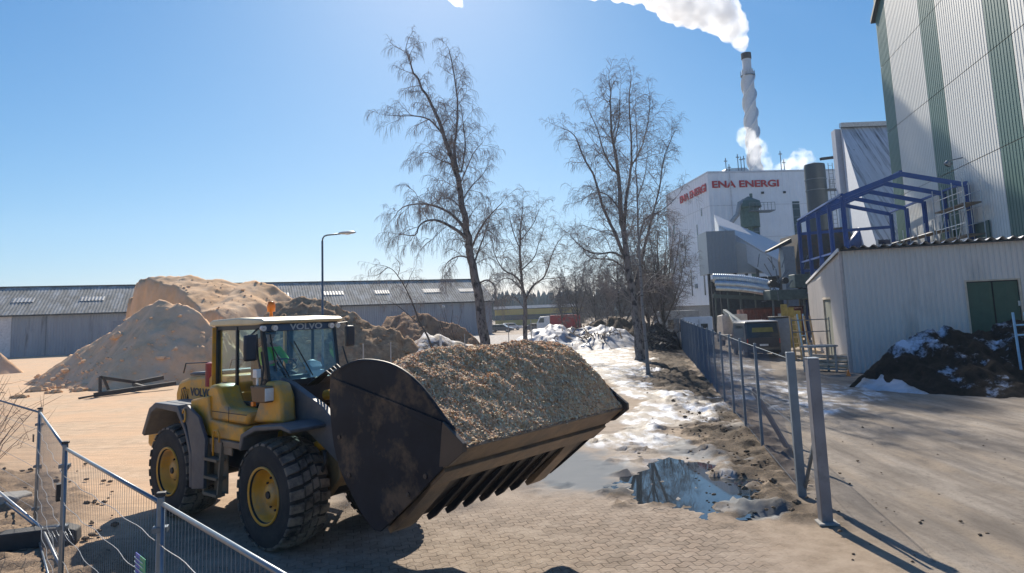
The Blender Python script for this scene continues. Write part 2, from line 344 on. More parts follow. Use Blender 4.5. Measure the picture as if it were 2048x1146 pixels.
    tk = noise(1.0, 5, .6, (.35, 5.5, 1), rad(32)); col = mix(mul(mr(tk, .52, .66, 0, .5), left), col, (.30, .215, .15)); col = mix(mr(grit, .66, .8, 0, .45), col, (.10, .08, .06))
    lk(nt, col, b.inputs['Base Color'])
    ro = mix(A[2], (.93,) * 3, (.92,) * 3); ro = mix(mul(A[0], .8), ro, (.42,) * 3); ro = mix(mul(B[0], mr(tr, .3, .5, .5, 0)), ro, (.7,) * 3); lk(nt, ro, b.inputs['Roughness'])
    b.inputs['Specular IOR Level'].default_value = .2
    hp = mul(mul(jw, mr(cov3.outputs[0], .2, 1, -1, -.12)), mr(B[0], 0, .5, 1, 0)); hp = mul(hp, mr(add(A[2], A[0]), 0, .5, 1, 0)); hp = mul(hp, mr(add(A[0], add(A[1], rightside)), 0, .6, 1, 0))
    hgt = add(mul(hp, 1.1), mul(mr(A[2], .2, .9, 1, .02), add(mul(fine, .8), mul(grit, .35))))
    bp = N.new('ShaderNodeBump'); bp.inputs['Distance'].default_value = .022; bp.inputs['Strength'].default_value = .8; lk(nt, hgt, bp.inputs['Height']); lk(nt, bp.outputs[0], b.inputs['Normal'])
    return mt
ground = grid_mesh('ground', GX, GY, GZ, ground_mat(), attrs={'zone': z1, 'zone_b': z2}); ground['kind'] = 'structure'
# puddle: a level sheet of water, the hollow in the ground gives it its shore
wm = M('puddle_water', (.02, .028, .035), .03, var=.1, spec=.8)
pmx, pmn = np.max(PUD, 0), np.min(PUD, 0); px_, py_ = np.meshgrid(np.arange(pmn[0] - .6, pmx[0] + .6, .1), np.arange(pmn[1] - .8, pmx[1] + .8, .1))
pk = sdist(px_, py_, PUD) > -.45
o = grid_mesh('puddle', px_, py_, px_ * 0 - .012, wm, keep=pk); o['kind'] = 'structure'

# ================= HEAPS
def heap(name, sil, Yr, sf, mat, label, cat, sb=.8, rough=.35, rsc=1.5, res=.22, cut=None, cutslope=3., seed=1, foot=0, tilt=0., fine=.1, crest=.0, lumps=None, loose=0):
    R3 = [P(a, b, Yr) for a, b in sil]; xs = np.array([p.x for p in R3]); zs = np.array([p.z for p in R3]); o_ = np.argsort(xs); xs = xs[o_]; zs = zs[o_]
    zs = np.maximum(zs, -1)
    mx = zs.max(); X, Y = np.meshgrid(np.arange(xs[0] - 1, xs[-1] + 1, res), np.arange(Yr - mx / sf - 2.5 + foot * -1, Yr + mx / sb + 2, res))
    xx = X + (fbm(X, Y, 3, 3, seed + 5) - .5) * 1.2
    zr = np.interp(xx + (Y - Yr) * tilt, xs, zs, left=-1, right=-1)
    d = Y - Yr; Z = zr - np.where(d < 0, -d * sf, d * sb) + crest * np.exp(-(d / .8) ** 2)
    if cut is not None: Z = np.minimum(Z, cutslope * (sdist(X, Y, cut) + (fbm(X, Y, 1.2, 4, seed + 9) - .5) * .9))
    k = np.clip(Z / 1.5, 0, 1)
    # ridged, slumped relief running down the slope
    rr = 1 - np.abs(2 * fbm(X * 1.4, Y * .6, rsc, 4, seed) - 1)
    Z = Z + ((rr - .62) * rough * 1.5 + (fbm(X, Y, rsc * .5, 5, seed + 3, .62) - .5) * rough + (fbm(X, Y, .45, 3, seed + 31) - .5) * fine) * (.25 + .75 * k)
    if lumps is not None:
        q = ss(lumps[0], lumps[1], X) * k; q2 = ss(.54, .66, fbm(X, Y, .9, 3, seed + 40)); Z = Z + q * (q2 * .42 + ss(.56, .7, fbm(X + 9, Y, .42, 3, seed + 41)) * .2)
    Z = np.maximum(Z, -.3)
    g = grid_mesh(name, X, Y, Z, mat, keep=Z > -.12)
    if loose:
        rs = np.random.RandomState(seed + 77); mb = MB(); ok = np.argwhere((Z > -.05) & (Y < Yr)); wgt = np.exp(-Z[ok[:, 0], ok[:, 1]] / 1.3) + .12; pick = ok[rs.choice(len(ok), loose, p=wgt / wgt.sum())]
        for i, j in pick:
            r = .022 * (1 + rs.exponential(1.6)); mb.blob((X[i, j], Y[i, j], max(Z[i, j], 0) + r * .25), (r * 1.3, r, r * .75), 1, .2)
        tag(mb.build('loose_lumps', mat, g), kind='stuff')
    return tag(g, label, cat)
sawdust = M('sawdust', (.80, .49, .27), .95, var=.16, scale=1.2, bump=.9, bscale=5, col2=(.82, .58, .39), amt=.45, scale2=.5, contrast=.2, spec=.1)
sawdust_o = M('sawdust_orange', (.74, .44, .22), .95, var=.16, scale=.8, bump=.9, bscale=4, col2=(.72, .54, .37), amt=.45, scale2=.35, contrast=.2, spec=.1)
bark = M('bark_chips', (.26, .15, .085), .95, var=.35, scale=3, bump=1., bscale=7, col2=(.42, .28, .17), amt=.48, scale2=1.1, contrast=.16, spec=.1)
bark_l = M('bark_light', (.46, .31, .185), .95, var=.35, scale=3, bump=1., bscale=7, col2=(.20, .12, .07), amt=.45, scale2=1.2, contrast=.16, spec=.1)
snowm = M('snow', (.40, .43, .48), .6, var=.14, scale=2, bump=.6, bscale=6, col2=(.26, .22, .19), amt=.47, scale2=.9, contrast=.1)
soil = M('dark_soil', (.024, .018, .014), .95, var=.5, scale=5, bump=1., bscale=6, col2=(.50, .56, .66), amt=.41, scale2=.6, contrast=.05, spec=.15)
wast = M('brown_soil', (.12, .085, .055), .95, var=.5, scale=4, bump=1., bscale=6, col2=(.04, .03, .024), amt=.45, scale2=1., spec=.15)
cutp = [tuple(P(a, b, y)[:2]) for a, b, y in ((236, 600, 70), (240, 600, 66), (262, 600, 64.2), (330, 600, 61.2), (385, 600, 57), (455, 600, 54.6), (540, 600, 52), (640, 600, 52), (700, 600, 70), (560, 600, 84), (238, 600, 84))]
heap('sawdust_heap', [(210, 700), (232, 575), (262, 559), (300, 556), (380, 554), (440, 560), (478, 570), (515, 560), (548, 572), (590, 602), (640, 660), (690, 730)], 65, .36, sawdust_o, 'tall sawdust heap with a steep cut left face, rising behind the pointed heap', 'sawdust heap', rough=.34, rsc=3.4, res=.2, cut=cutp, cutslope=8., seed=3, fine=.14, loose=260)
heap('sawdust_heap', [(20, 792), (60, 762), (120, 722), (190, 682), (260, 640), (325, 602), (352, 606), (400, 632), (440, 664), (500, 720), (560, 790)], 45, .74, sawdust, 'pointed pale sawdust heap in front of the barn, left of the loader cab', 'sawdust heap', rough=.26, rsc=1.3, res=.13, seed=8, fine=.16, tilt=.0, lumps=(-22, -18.5), loose=300)
heap('sawdust_heap', [(-160, 700), (-60, 690), (0, 706), (22, 722), (50, 745)], 58, .6, sawdust, 'low end of a sawdust heap at the left edge of the yard', 'sawdust heap', rough=.3, seed=12)
heap('bark_heap', [(500, 680), (540, 618), (560, 606), (600, 599), (640, 602), (690, 622), (740, 648), (790, 668), (830, 690), (880, 735)], 50, .62, bark_l, 'brown wood bark heap directly behind the loader cab and lamp post', 'bark heap', rough=.4, rsc=1.1, res=.16, seed=15, fine=.22, loose=500)
heap('bark_heap', [(745, 690), (770, 640), (805, 628), (845, 632), (880, 648), (905, 652), (935, 664), (965, 690), (1000, 720)], 62, .55, bark, 'lower dark brown bark heap with snow at its foot, left of the big birch', 'bark heap', rough=.6, rsc=1.3, res=.18, seed=19, fine=.22)
heap('snow_bank', [(790, 712), (830, 684), (850, 664), (900, 680), (950, 694), (1000, 708)], 52, .5, M('dirty_snow', (.5, .5, .52), .7, var=.2, bump=.8, bscale=6, col2=(.20, .13, .08), amt=.52, scale2=.8, contrast=.06), 'dirty snow bank at the foot of the low bark heap', 'snow bank', rough=.4, seed=22)
heap('snow_bank', [(985, 712), (1020, 684), (1060, 668), (1100, 652), (1150, 658), (1200, 652), (1250, 664), (1290, 690), (1330, 712)], 64, .36, snowm, 'long white snow bank with clods between the birches', 'snow bank', rough=.42, rsc=1.9, res=.15, seed=25, fine=.2)
heap('dirt_heap', [(1110, 690), (1150, 668), (1200, 645), (1240, 640), (1290, 652), (1330, 672), (1350, 700)], 72, .5, wast, 'brown dirt heap behind the snow bank left of the mesh fence', 'dirt heap', rough=.9, rsc=1.2, seed=28, fine=.3)
heap('debris_heap', [(1270, 712), (1290, 668), (1315, 654), (1345, 668), (1366, 700)], 57, .6, M('black_debris', (.03, .028, .028), .9, var=.6, scale=6, bump=1., bscale=8, col2=(.20, .18, .16), amt=.38, scale2=2), 'black heap of debris between the twin birch and the fence', 'debris heap', rough=.9, rsc=.8, res=.12, seed=31, fine=.4)
heap('dirt_heap', [(1700, 775), (1745, 740), (1800, 700), (1850, 672), (1900, 662), (1950, 668), (1990, 652), (2048, 646), (2120, 650), (2250, 690), (2400, 760)], 27.5, .44, soil, 'large dark soil heap streaked with snow in front of the metal shed', 'dirt heap', rough=.42, rsc=.9, res=.075, seed=35, fine=.22, sb=.9)
heap('snow_bank', [(1690, 790), (1715, 752), (1740, 738), (1765, 742), (1790, 756), (1830, 780)], 27.6, .22, snowm, 'small white snow bank at the corner of the metal shed', 'snow bank', rough=.22, rsc=.7, res=.07, seed=38)
# clods fallen from the pointed heap, and on the bank
for i, (a, b, r, lab) in enumerate([(70, 783, .38, 'sawdust clod at the left toe of the pointed heap'), (98, 777, .42, 'sawdust clod beside the far left toe of the heap'), (112, 786, .28, 'small sawdust clod fallen in front of two larger ones'),
        (160, 783, .30, 'small clod left of the dark steel frame'), (172, 778, .45, 'broad flat clod just left of the dark steel frame'), (130, 776, .30, 'middle clod in the row under the pointed heap'), (262, 775, .55, 'large clod behind the dark steel frame'), (322, 768, .6, 'large crumbled clod near the tail of the loader'),
        (345, 742, .7, 'big clod high on the right flank of the pointed heap'), (38, 796, .30, 'flat clod lying alone on the open yard')]):
    g = G(a, b) if i != 8 else G(a, 762) + Vector((0, 0, 1.0)); mb = MB(); random.seed(i); mb.blob((0, 0, r * .25), (r * 1.0, r * .8, r * .55), 2, .22)
    for k in range(9): q = random.uniform(.15, .5) * r; mb.blob((random.gauss(0, .9) * r, random.gauss(0, .6) * r, q * .4), (q * 1.3, q, q * .8), 2, .22)
    tag(mb.build('sawdust_clod', sawdust_o, loc=g), lab, 'clod', 'clods fallen from the sawdust heaps')

# ================= BUILDINGS
# --- long barn behind the heaps
bA = Vector((*G(20, 715)[:2], 0)); bB = Vector((*G(985, 667)[:2], 0)); bu = (bB - bA).normalized(); bn = Vector((bu.y, -bu.x, 0)); bL = (bB - bA).length
BE, BR, BD = 5.9, 9.9, 16.
barn = empty('barn', bA, math.atan2(bu.y, bu.x), 'long grey barn with weathered corrugated roof, stretching behind the wood heaps', 'barn')
wall_g = M('barn_wall', (.30, .33, .37), .8, var=.12, scale=.5, stretch=(1.5, 1, .2), col2=(.10, .105, .11), amt=.34, scale2=.6, contrast=.1)
mb = MB(); corr(mb, (0, 0, 0), (1, 0, 0), bL, (0, 0, 1), BE, .35, .04, (0, -1, 0)); mb.obox((.0, .05, 0), (bL, 0, 0), (0, .2, 0), (0, 0, BE)); mb.obox((0, BD - .2, 0), (bL, 0, 0), (0, .2, 0), (0, 0, BE)); mb.build('wall', wall_g, barn)
mb = MB(); mb.obox((-3.4, -.06, 0), (3.38, 0, 0), (0, .3, 0), (0, 0, BE)); mb.build('white_wall', M('barn_white', (.62, .62, .62), .8, col2=(.35, .36, .38), amt=.35), barn)
mb = MB()
mb.prism([(.2, 0), (BD - .2, 0), (BD - .2, BE), (BD / 2, BR - .25), (.2, BE)], (bL - .25, 0, 0), (0, 1, 0), (0, 0, 1), (.2, 0, 0)); mb.build('gable', wall_g, barn)
roofm = M('old_roof', (.24, .23, .20), .9, var=.3, scale=1.2, col2=(.42, .42, .40), amt=.44, scale2=.9, stretch=(1, .4, .4), contrast=.1, bump=.3, bscale=6)
mb = MB(); sl_ = Vector((0, BD / 2 + .5, BR - BE + .25)); ll = sl_.length
corr(mb, (-3.8, -.5, BE - .25), (1, 0, 0), bL + 4.4, sl_, ll, .42, .05, (0, -.45, .9), True); corr(mb, (-3.8, BD + .5, BE - .25), (1, 0, 0), bL + 4.4, (0, -sl_.y, sl_.z), ll, .42, .09, (0, .45, .9), True)
mb.build('roof', roofm, barn, smooth=True)
mb = MB(); mb.beam((-3.8, BD / 2, BR + .06), (bL + .6, BD / 2, BR + .06), .5, .12); mb.build('ridge_cap', dark, barn)
for x in (4, 18, 31, 44, 57): mb = MB(); mb.tube([(x, -.12, 0), (x, -.12, BE - .3)], .06, 6); mb.build('downpipe', steel_d, barn)
for x in (12, 38, 52): mb = MB(); mb.obox((x, -.08, 0), (4.2, 0, 0), (0, .05, 0), (0, 0, 4.4)); mb.build('sliding_door', M('barn_door', (.24, .27, .31), .75, var=.15), barn)
mb = MB(); mb.beam((-3.8, -.52, BE - .32), (bL + .6, -.52, BE - .32), .06, .2); mb.build('eaves_board', dark, barn)
sk = M('skylight', (.48, .48, .45), .6, var=.2, scale=3, col2=(.25, .24, .22), amt=.5, scale2=1.2)
for t in [-1, 7.2, 15.5, 24, 33, 41.5, 50, 58.5, 65]:
    mb = MB(); n = (Vector((0, -.45, .9))).normalized(); p = Vector((t, -.5, BE - .25)) + sl_ * .42 + n * .07
    corr(mb, p, (1, 0, 0), random.uniform(1.8, 3.4), sl_, random.uniform(1.2, 1.8), .42, .05, n, True); mb.build('skylight', sk, barn)
mb = MB(); mb.lathe([(.02, 0), (.28, .05), (.3, .3), (.1, .45)], (bL - 9, -.5, 5.0), (0, -1, -.3), 10); mb.build('wall_lamp', lampglass, barn)

# --- plant building with the lettering
C0 = P(1415, 347, 100); ZT = C0.z; C1 = G(1617, 343, ZT); C2 = G(1340, 392, ZT)
eu = (C1 - C0); eu.z = 0; eu.normalize(); ev = Vector((-eu.y, eu.x, 0))
pl = empty('plant_building', (C0.x, C0.y, 0), math.atan2(eu.y, eu.x), 'white clad power plant building with red lettering, under the twisted chimney', 'building')
W_, D_ = 27., 20.
mb = MB(); corr(mb, (0, 0, 3.5), (1, 0, 0), W_, (0, 0, 1), ZT - 3.5, 1.0, .05, (0, -1, 0)); mb.obox((.02, .06, 3.5), (W_, 0, 0), (0, D_, 0), (0, 0, ZT - 3.6))
corr(mb, (0, D_, 3.5), (0, -1, 0), D_, (0, 0, 1), ZT - 3.5, 1.0, .05, (-1, 0, 0)); mb.build('wall', white_wall, pl)
mb = MB(); mb.obox((-.06, -.08, ZT), (W_, 0, 0), (0, .25, 0), (0, 0, .3)); mb.obox((-.06, .171, ZT), (.25, 0, 0), (0, D_, 0), (0, 0, .3)); mb.build('parapet', M('pale_trim', (.55, .58, .62), .5), pl)
mb = MB(); mb.obox((.3, .5, 0), (W_ - .6, 0, 0), (0, D_ - 1, 0), (0, 0, 3.48)); mb.build('plinth', M('grey_base', (.22, .23, .24), .8, var=.2), pl)
for x in [2, 7, 12, 17]:
    mb = MB(); mb.obox((x, .35, 0), (2.8, 0, 0), (0, .146, 0), (0, 0, 2.9)); mb.build('gate_door', M('gate_dark', (.09, .10, .11), .6), pl)
for x, z0, z1 in [(6.2, 12.8, 17.6), (12.7, 11.2, 18.4), (17.6, 12.5, 18.4), (12.7, 4.5, 8.5)]:
    mb = MB(); mb.obox((x, -.09, z0), (1.1, 0, 0), (0, .05, 0), (0, 0, z1 - z0)); o = mb.build('window', winglass, pl)
    f = MB()
    for zz in np.arange(z0 + 1.2, z1, 1.2): f.obox((x, -.12, zz), (1.1, 0, 0), (0, .028, 0), (0, 0, .08))
    f.build('glazing_bar', steel_d, o)
for y, z0, z1, w_ in [(4, 5, 11, .35), (5.5, 12, 16, .3), (9.5, 5, 9, .35), (11.5, 10, 15, .3), (14.2, 9, 12, .8), (16.2, 15.8, 17.4, .9), (18.6, 15.6, 17.2, .8), (18, 9, 12.5, .8), (3.2, 17, 18.2, .3)]:
    mb = MB(); mb.obox((-.09, y, z0), (.05, 0, 0), (0, w_, 0), (0, 0, z1 - z0)); mb.build('window', winglass, pl)
for z in (8.4, 13.2, 18.0):
    mb = MB(); mb.obox((-.1, -.1, z), (W_, 0, 0), (0, .03, 0), (0, 0, .07)); mb.obox((-.1, -.069, z), (.03, 0, 0), (0, D_, 0), (0, 0, .07)); mb.build('panel_joint', MATS['pale_trim'], pl)
for x in (3.3, 15.2, 21.0): mb = MB(); mb.tube([(x, -.18, 3.5), (x, -.18, ZT - .1)], .07, 6); mb.build('downpipe', MATS['pale_trim'], pl)
for y, z in ((7.6, 6.5), (13, 13.4)): MB().box((-.14, y, z), (.12, 1.0, .7)).build('louvre', steel_d, pl)
for x in (8.2, 11.6): MB().box((x, -.15, ZT - 3.1), (.35, .2, .3)).build('wall_lamp', dark, pl)
text_mesh('lettering', 'ENA ENERGI', 1.42, text_red, pl, frame_m((5.7, -.12, ZT - 1.75), (1, 0, 0), (0, 0, 1)), .05, 1.32, .035)
text_mesh('lettering', 'ENA ENERGI', 1.6, text_red, pl, frame_m((-.12, 6.6, ZT - 2.0), (0, -1, 0), (0, 0, 1)), .05, 1.32, .05)
mb = MB(); rh = empty('roof_house', (C0.x + 5.2, C0.y + 6, ZT + .02), math.atan2(eu.y, eu.x)); rh.parent = None
bpy.data.objects.remove(rh)
mb.prism([(0, 0), (5.2, 0), (5.2, .5), (3.6, 2.0), (.3, 1.9), (0, 1.5)], (5.2, 6, ZT + .05), (1, 0, 0), (0, 0, 1), (0, 6, 0)); mb.build('roof_house', M('roof_house', (.38, .46, .52), .6), pl)
for x, h_ in [(5.4, 3.6), (5.9, 2.6), (7.4, 4.2), (7.9, 3.8), (8.4, 3.9), (14.5, 4.6), (15.0, 3.2)]:
    m2 = MB().tube([(x, 5.8, ZT - .3), (x, 5.8, ZT + h_)], .07, 5); m2.box((x, 5.8, ZT + h_ - .5), (.5, .12, .15)); m2.build('antenna', steel_d, pl)
# --- chimney with helical strakes
CH = P(1492, 110, 128); chz = CH.z
chim = empty('chimney', (CH.x, CH.y, 0), 0, 'tall grey chimney with spiral strakes and dark top ring behind the plant', 'chimney')
mb = MB(); R0 = 1.0
mb.lathe([(R0 * 1.28, 0), (R0 * 1.06, chz - 3.0), (R0 * .82, chz - 2.9), (R0 * .82, chz)], (0, 0, 0), (0, 0, 1), 40, True); mb.build('shaft', M('chimney_grey', (.50, .55, .60), .6, var=.1), chim, smooth=False)
for k in range(3):
    pts = []; pin = []
    mb = MB(); n = 150; vs = []
    for i in range(n):
        t = i / (n - 1); z = 22 + (chz - 3.4 - 22) * t; a = 2 * math.pi * (t * 2.35 + k / 3); r0 = R0 * (1.28 - .26 * z / chz)
        for dr, dz in ((-.05, -.2), (.36, -.08), (.36, .08), (-.05, .2)): vs.append(((r0 + dr) * math.cos(a), (r0 + dr) * math.sin(a), z + dz * 2))
    mb.add(vs, [(i * 4 + j, (i + 1) * 4 + j, (i + 1) * 4 + (j + 1) % 4, i * 4 + (j + 1) % 4) for i in range(n - 1) for j in range(4)]); mb.build('strake', MATS['chimney_grey'], chim)
mb = MB(); mb.lathe([(R0 * .83, chz - .9), (R0 * .95, chz - .85), (R0 * .95, chz + .3), (R0 * .8, chz + .3), (R0 * .8, chz - .85)], (0, 0, 0), (0, 0, 1), 32); mb.build('top_ring', M('soot', (.05, .045, .045), .8), chim)
mb = MB(); mb.lathe([(R0 * 1.0, chz - 4.3), (R0 * 1.35, chz - 4.25), (R0 * 1.35, chz - 4.15), (R0 * 1.0, chz - 4.1)], (0, 0, 0), (0, 0, 1), 24)
for i in range(12):
    a = i * math.pi / 6; mb.tube([(R0 * 1.33 * math.cos(a), R0 * 1.33 * math.sin(a), chz - 4.2), (R0 * 1.33 * math.cos(a), R0 * 1.33 * math.sin(a), chz - 3.2)], .03, 4)
mb.build('platform', steel_d, chim)

# --- tall green and white building
gA = P(1751, 42, 60); gz = gA.z; ga = rad(12.6); gd = Vector((-math.sin(ga), -math.cos(ga), 0)); gn = Vector((-gd.y * -1, 0, 0)); gn = Vector((gd.y, -gd.x, 0))
if gn.x > 0: gn = -gn
gb = empty('boiler_house', (gA.x, gA.y, 0), math.atan2(gd.y, gd.x), 'tall boiler house clad in green and white vertical stripes on the right', 'building')
# local x runs towards the viewer, local -y faces the yard
white_c = M('cladding_white', (.56, .57, .54), .5, var=.04, scale=.25, spec=.5); green_c = M('cladding_green', (.05, .115, .09), .42, var=.06, scale=.25)
bounds = [0, 2.7, 10.0, 13.05, 20.0, 22.95, 30, 33, 40]
for i in range(len(bounds) - 1):
    a, b = bounds[i], bounds[i + 1]; mb = MB(); zb = 0
    for zc in [6.2, 12.2, 18.2, 24.2, gz + 6]:
        top = zc; corr(mb, (a + .012, 0, zb), (1, 0, 0), b - a - .024, (0, 0, 1), top - zb - .05, .33, .022, (0, -1, 0)); zb = top
    mb.build('green_cladding' if i % 2 == 0 else 'white_cladding', green_c if i % 2 == 0 else white_c, gb)
mb = MB(); mb.prism([(0, 0), (40, 0), (40, gz + 6), (9, gz + 5.7), (0, gz)], (0, .08, 0), (1, 0, 0), (0, 0, 1), (0, 22, 0)); mb.build('core', M('core_grey', (.3, .31, .3), .7), gb)
mb = MB(); mb.obox((-.3, -.35, gz - .1), (9.4, 0, 5.9), (0, 22.6, 0), (0, 0, .35)); mb.obox((9.1, -.35, gz + 5.8), (31, 0, 0), (0, 22.6, 0), (0, 0, .35)); mb.build('roof', dark, gb)
MB().box((5.2, -.05, gz - 1.2 + 2.2), (.5, .14, 1.6)).build('vent', M('vent_brown', (.2, .13, .11), .7), gb)
for x in (9.6, 15.0): MB().obox((x, -.14, 4.9), (2.6, 0, 0), (0, .08, 0), (0, 0, 3.2)).build('door', M('green_door', (.04, .09, .075), .5), gb)
mb = MB(); mb.lathe([(.03, 0), (.22, .06), (.24, .3), (.12, .34)], (14.9, -.9, 12.5), (0, -.6, -.8), 10); mb.tube([(14.9, -.06, 12.7), (14.9, -.9, 12.55)], .04, 5); mb.build('wall_lamp', steel_d, gb)

# --- corrugated building with steep roof between plant and boiler house
s0 = P(1672, 250, 74); s1 = P(1790, 242, 74); s2 = P(1672 + 78, 490, 62); 
sb_ = empty('steep_roofed_hall', (s0.x, s0.y, 0), 0, 'hall with steep grey streaked metal roof between silo and boiler house', 'building')
streak = M('streaked_metal', (.56, .60, .64), .6, metal=0, var=.15, scale=1.2, col2=(.08, .085, .09), amt=.40, scale2=1.4, stretch=(2.2, .12, .12), contrast=.1)
L0 = Vector((0, 0, s0.z)); mb = MB(); q2 = P(1752, 480, 63); dv = Vector((q2.x - s0.x - .5, -11, q2.z - s0.z + .3)); corr(mb, (.5, 0, s0.z - .3), (1, 0, 0), 12, dv, dv.length, .4, .06, (0, .75, .7), True); mb.build('roof', streak, sb_)
mb = MB(); mb.prism([(0, 0), (0, s0.z - .3), (-11, q2.z - .1), (-11, 0)], (.45, 0, 0), (-dv.x / 11, 1, 0), (0, 0, 1), (.25, 0, 0)); mb.prism([(.3, 0), (.3, s0.z - .4), (1.2, s0.z - .5), (1.2, 0)], (-.05, 0, 0), (0, 1, 0), (0, 0, 1), (12, 0, 0)); mb.obox((dv.x + .8, -10.95, 0), (11, 0, 0), (0, .3, 0), (0, 0, q2.z - .4)); mb.build('wall', M('hall_wall', (.50, .54, .60), .6, var=.08), sb_)
mb = MB(); mb.beam((.35, -.2, s0.z - .12), (13, -.2, s0.z - .12), .5, .5); mb.build('ridge_cap', steel, sb_)
mb = MB(); mb.obox((.40, -2.6, s0.z - 6.2), (.02, 0, 0), (-.3, 1.5, 0), (0, 0, 2.8)); mb.build('window', winglass, sb_)
# --- silo
a = P(1617, 326, 80); b = P(1657, 323, 80); r = (b.x - a.x) / 2; si = empty('silo', ((a.x + b.x) / 2, 80 + r, 0), 0, 'dark grey cylindrical silo with ladder beside the plant building', 'silo')
MB().lathe([(r, 0), (r, a.z - .3), (r * .97, a.z), (.05, a.z + .3)], (0, 0, 0), (0, 0, 1), 36).build('shell', M('silo_grey', (.06, .075, .085), .5, metal=.3, var=.12), si, smooth=False)
mb = MB(); mb.beam((r * .2, -r * 1.1, a.z + .4), (r * 2.3, -r * .7, a.z + .7), .4, .3); mb.build('top_arm', dark, si)
mb = MB()
for zz in (a.z - 3.2, a.z - 1.9): mb.lathe([(r * 1.0, zz), (r * 1.0 + .06, zz), (r + .06, zz + .08), (r, zz + .08)], (0, 0, 0), (0, 0, 1), 24)
mb.box((r * 1.5, -r * .4, a.z - 3.2), (1.6, 1.6, .12))
for i in range(9): mb.tube([(r * 1.5 - .8 + i * .2, -r * .4 - .8, a.z - 3.2), (r * 1.5 - .8 + i * .2, -r * .4 - .8, a.z - 2.1)], .03, 4)
for zz in (-2.6, -2.1): mb.tube([(r * 1.5 - .8, -r * .4 - .8, a.z + zz), (r * 1.5 + .8, -r * .4 - .8, a.z + zz)], .035, 4)
mb.build('platform', steel_d, si)
mb = MB()
for dx in (0, .5): mb.tube([(r * 1.08 + dx, -.8, 0), (r * 1.08 + dx, -.8, a.z)], .04, 4)
for zz in np.arange(.5, a.z, .5): mb.tube([(r * 1.08, -.8, zz), (r * 1.08 + .5, -.8, zz)], .025, 4)
mb.build('ladder', steel_d, si)

# --- conveyor gallery, box house, cyclone
cg = empty('conveyor_gallery', P(1500, 606, 88) * 1 - Vector((0, 0, 0)), 0, 'pale sloping conveyor gallery running down from the plant wall to the right', 'conveyor'); cg.location.z = 0
def loc_(p, o): return p - Vector(o.location)
t0, t1 = P(1428, 432, 92), P(1566, 512, 80); pale = M('gallery_pale', (.55, .60, .64), .5, var=.06); roofp = M('gallery_roof', (.60, .62, .63), .45, var=.05)
t0l, t1l = loc_(t0, cg), loc_(t1, cg); wv_ = Vector((2.0, .8, 0)); q_ = [loc_(P(*a), cg) for a in ((1437, 452, 87), (1566, 528, 82), (1566, 492, 87), (1428, 431, 92))]; dn = Vector((0, 0, -2.6))
mb = MB(); mb.add([q + dn for q in q_] + [q - Vector((0, 0, .06)) for q in q_], [(0, 1, 2, 3), (0, 4, 5, 1), (1, 5, 6, 2), (2, 6, 7, 3), (3, 7, 4, 0), (7, 6, 5, 4)]); mb.build('side_wall', pale, cg)
mb = MB(); mb.add(q_ + [q + Vector((0, 0, .14)) for q in q_], [(3, 2, 1, 0), (0, 1, 5, 4), (1, 2, 6, 5), (2, 3, 7, 6), (3, 0, 4, 7), (4, 5, 6, 7)]); mb.build('roof', roofp, cg)
mb = MB(); 
for k in (.45, .62, .9):
    q = t0l.lerp(t1l, k) + Vector((.1, .1, -2.85)); mb.beam(q, (q.x, q.y, 0), .3, .3); mb.build('trestle', steel_d, cg); mb = MB()
bx_ = P(1412, 463, 84); bh = empty('transfer_house', (bx_.x, 84, 0), 0, 'blue-grey metal transfer house on stilts under the conveyor gallery', 'building')
bz0 = P(1412, 548, 84).z; bw = P(1470, 548, 84).x - P(1412, 548, 84).x
mb = MB(); corr(mb, (0, 0, bz0), (1, 0, 0), bw, (0, 0, 1), bx_.z - bz0, .5, .04, (0, -1, 0)); mb.obox((0, .05, bz0), (bw, 0, 0), (0, 4, 0), (0, 0, bx_.z - bz0)); mb.build('front_wall', M('blue_grey', (.21, .26, .31), .5, var=.05), bh)
mb = MB(); q1 = P(1567, 548, 84).x - bx_.x; tz = P(1470, 480, 84).z; mb.prism([(bw + .05, bz0), (q1, bz0), (q1, P(1565, 560, 84).z + 1.2), (bw + 4.2, tz - 1.6), (bw + .05, tz)], (0, .8, 0), (1, 0, 0), (0, 0, 1), (0, 3, 0)); mb.build('annex_wall', M('annex_grey', (.36, .40, .43), .6, var=.05), bh)
mb = MB(); mb.beam((bw + 5.0, .5, bz0), (bw + 5.0, .5, tz - 2.1), .3, .3); mb.build('corner_post', dark, bh)
mb = MB()
for x in (.1, bw - .2, q1 - .3): MB().beam((x, .5, 0), (x, .5, bz0), .3, .3).build('stilt', dark, bh)
cyc0 = P(1500, 440, 95); cy_ = empty('cyclone', (cyc0.x, 95, 0), 0, 'green dust cyclone with bent duct standing in front of the plant wall', 'dust cyclone')
gm_ = M('cyclone_green', (.07, .13, .12), .55, var=.25); zz = lambda y: P(1500, y, 95).z
MB().lathe([(1.3, zz(455)), (1.3, zz(418)), (1.7, zz(415)), (1.5, zz(403)), (.5, zz(396)), (.1, zz(393))], (0, 0, 0), (0, 0, 1), 20).build('drum', gm_, cy_)
MB().tube([(-.8, -.6, zz(402)), (-1.6, -.8, zz(410)), (-2.0, -.9, zz(430)), (-3.4, -1, zz(452))], .33, 8).build('duct', M('duct_grey', (.28, .31, .33), .5, metal=.3), cy_)
mb = MB(); mb.box((1.2, -.6, zz(425)), (3.6, 2.2, .12))
for i in range(8): mb.tube([(-.5 + i * .5, -1.7, zz(425)), (-.5 + i * .5, -1.7, zz(425) + 1.1)], .035, 4)
mb.tube([(-.5, -1.7, zz(425) + 1.1), (3, -1.7, zz(425) + 1.1)], .04, 4); mb.build('platform', steel_d, cy_)
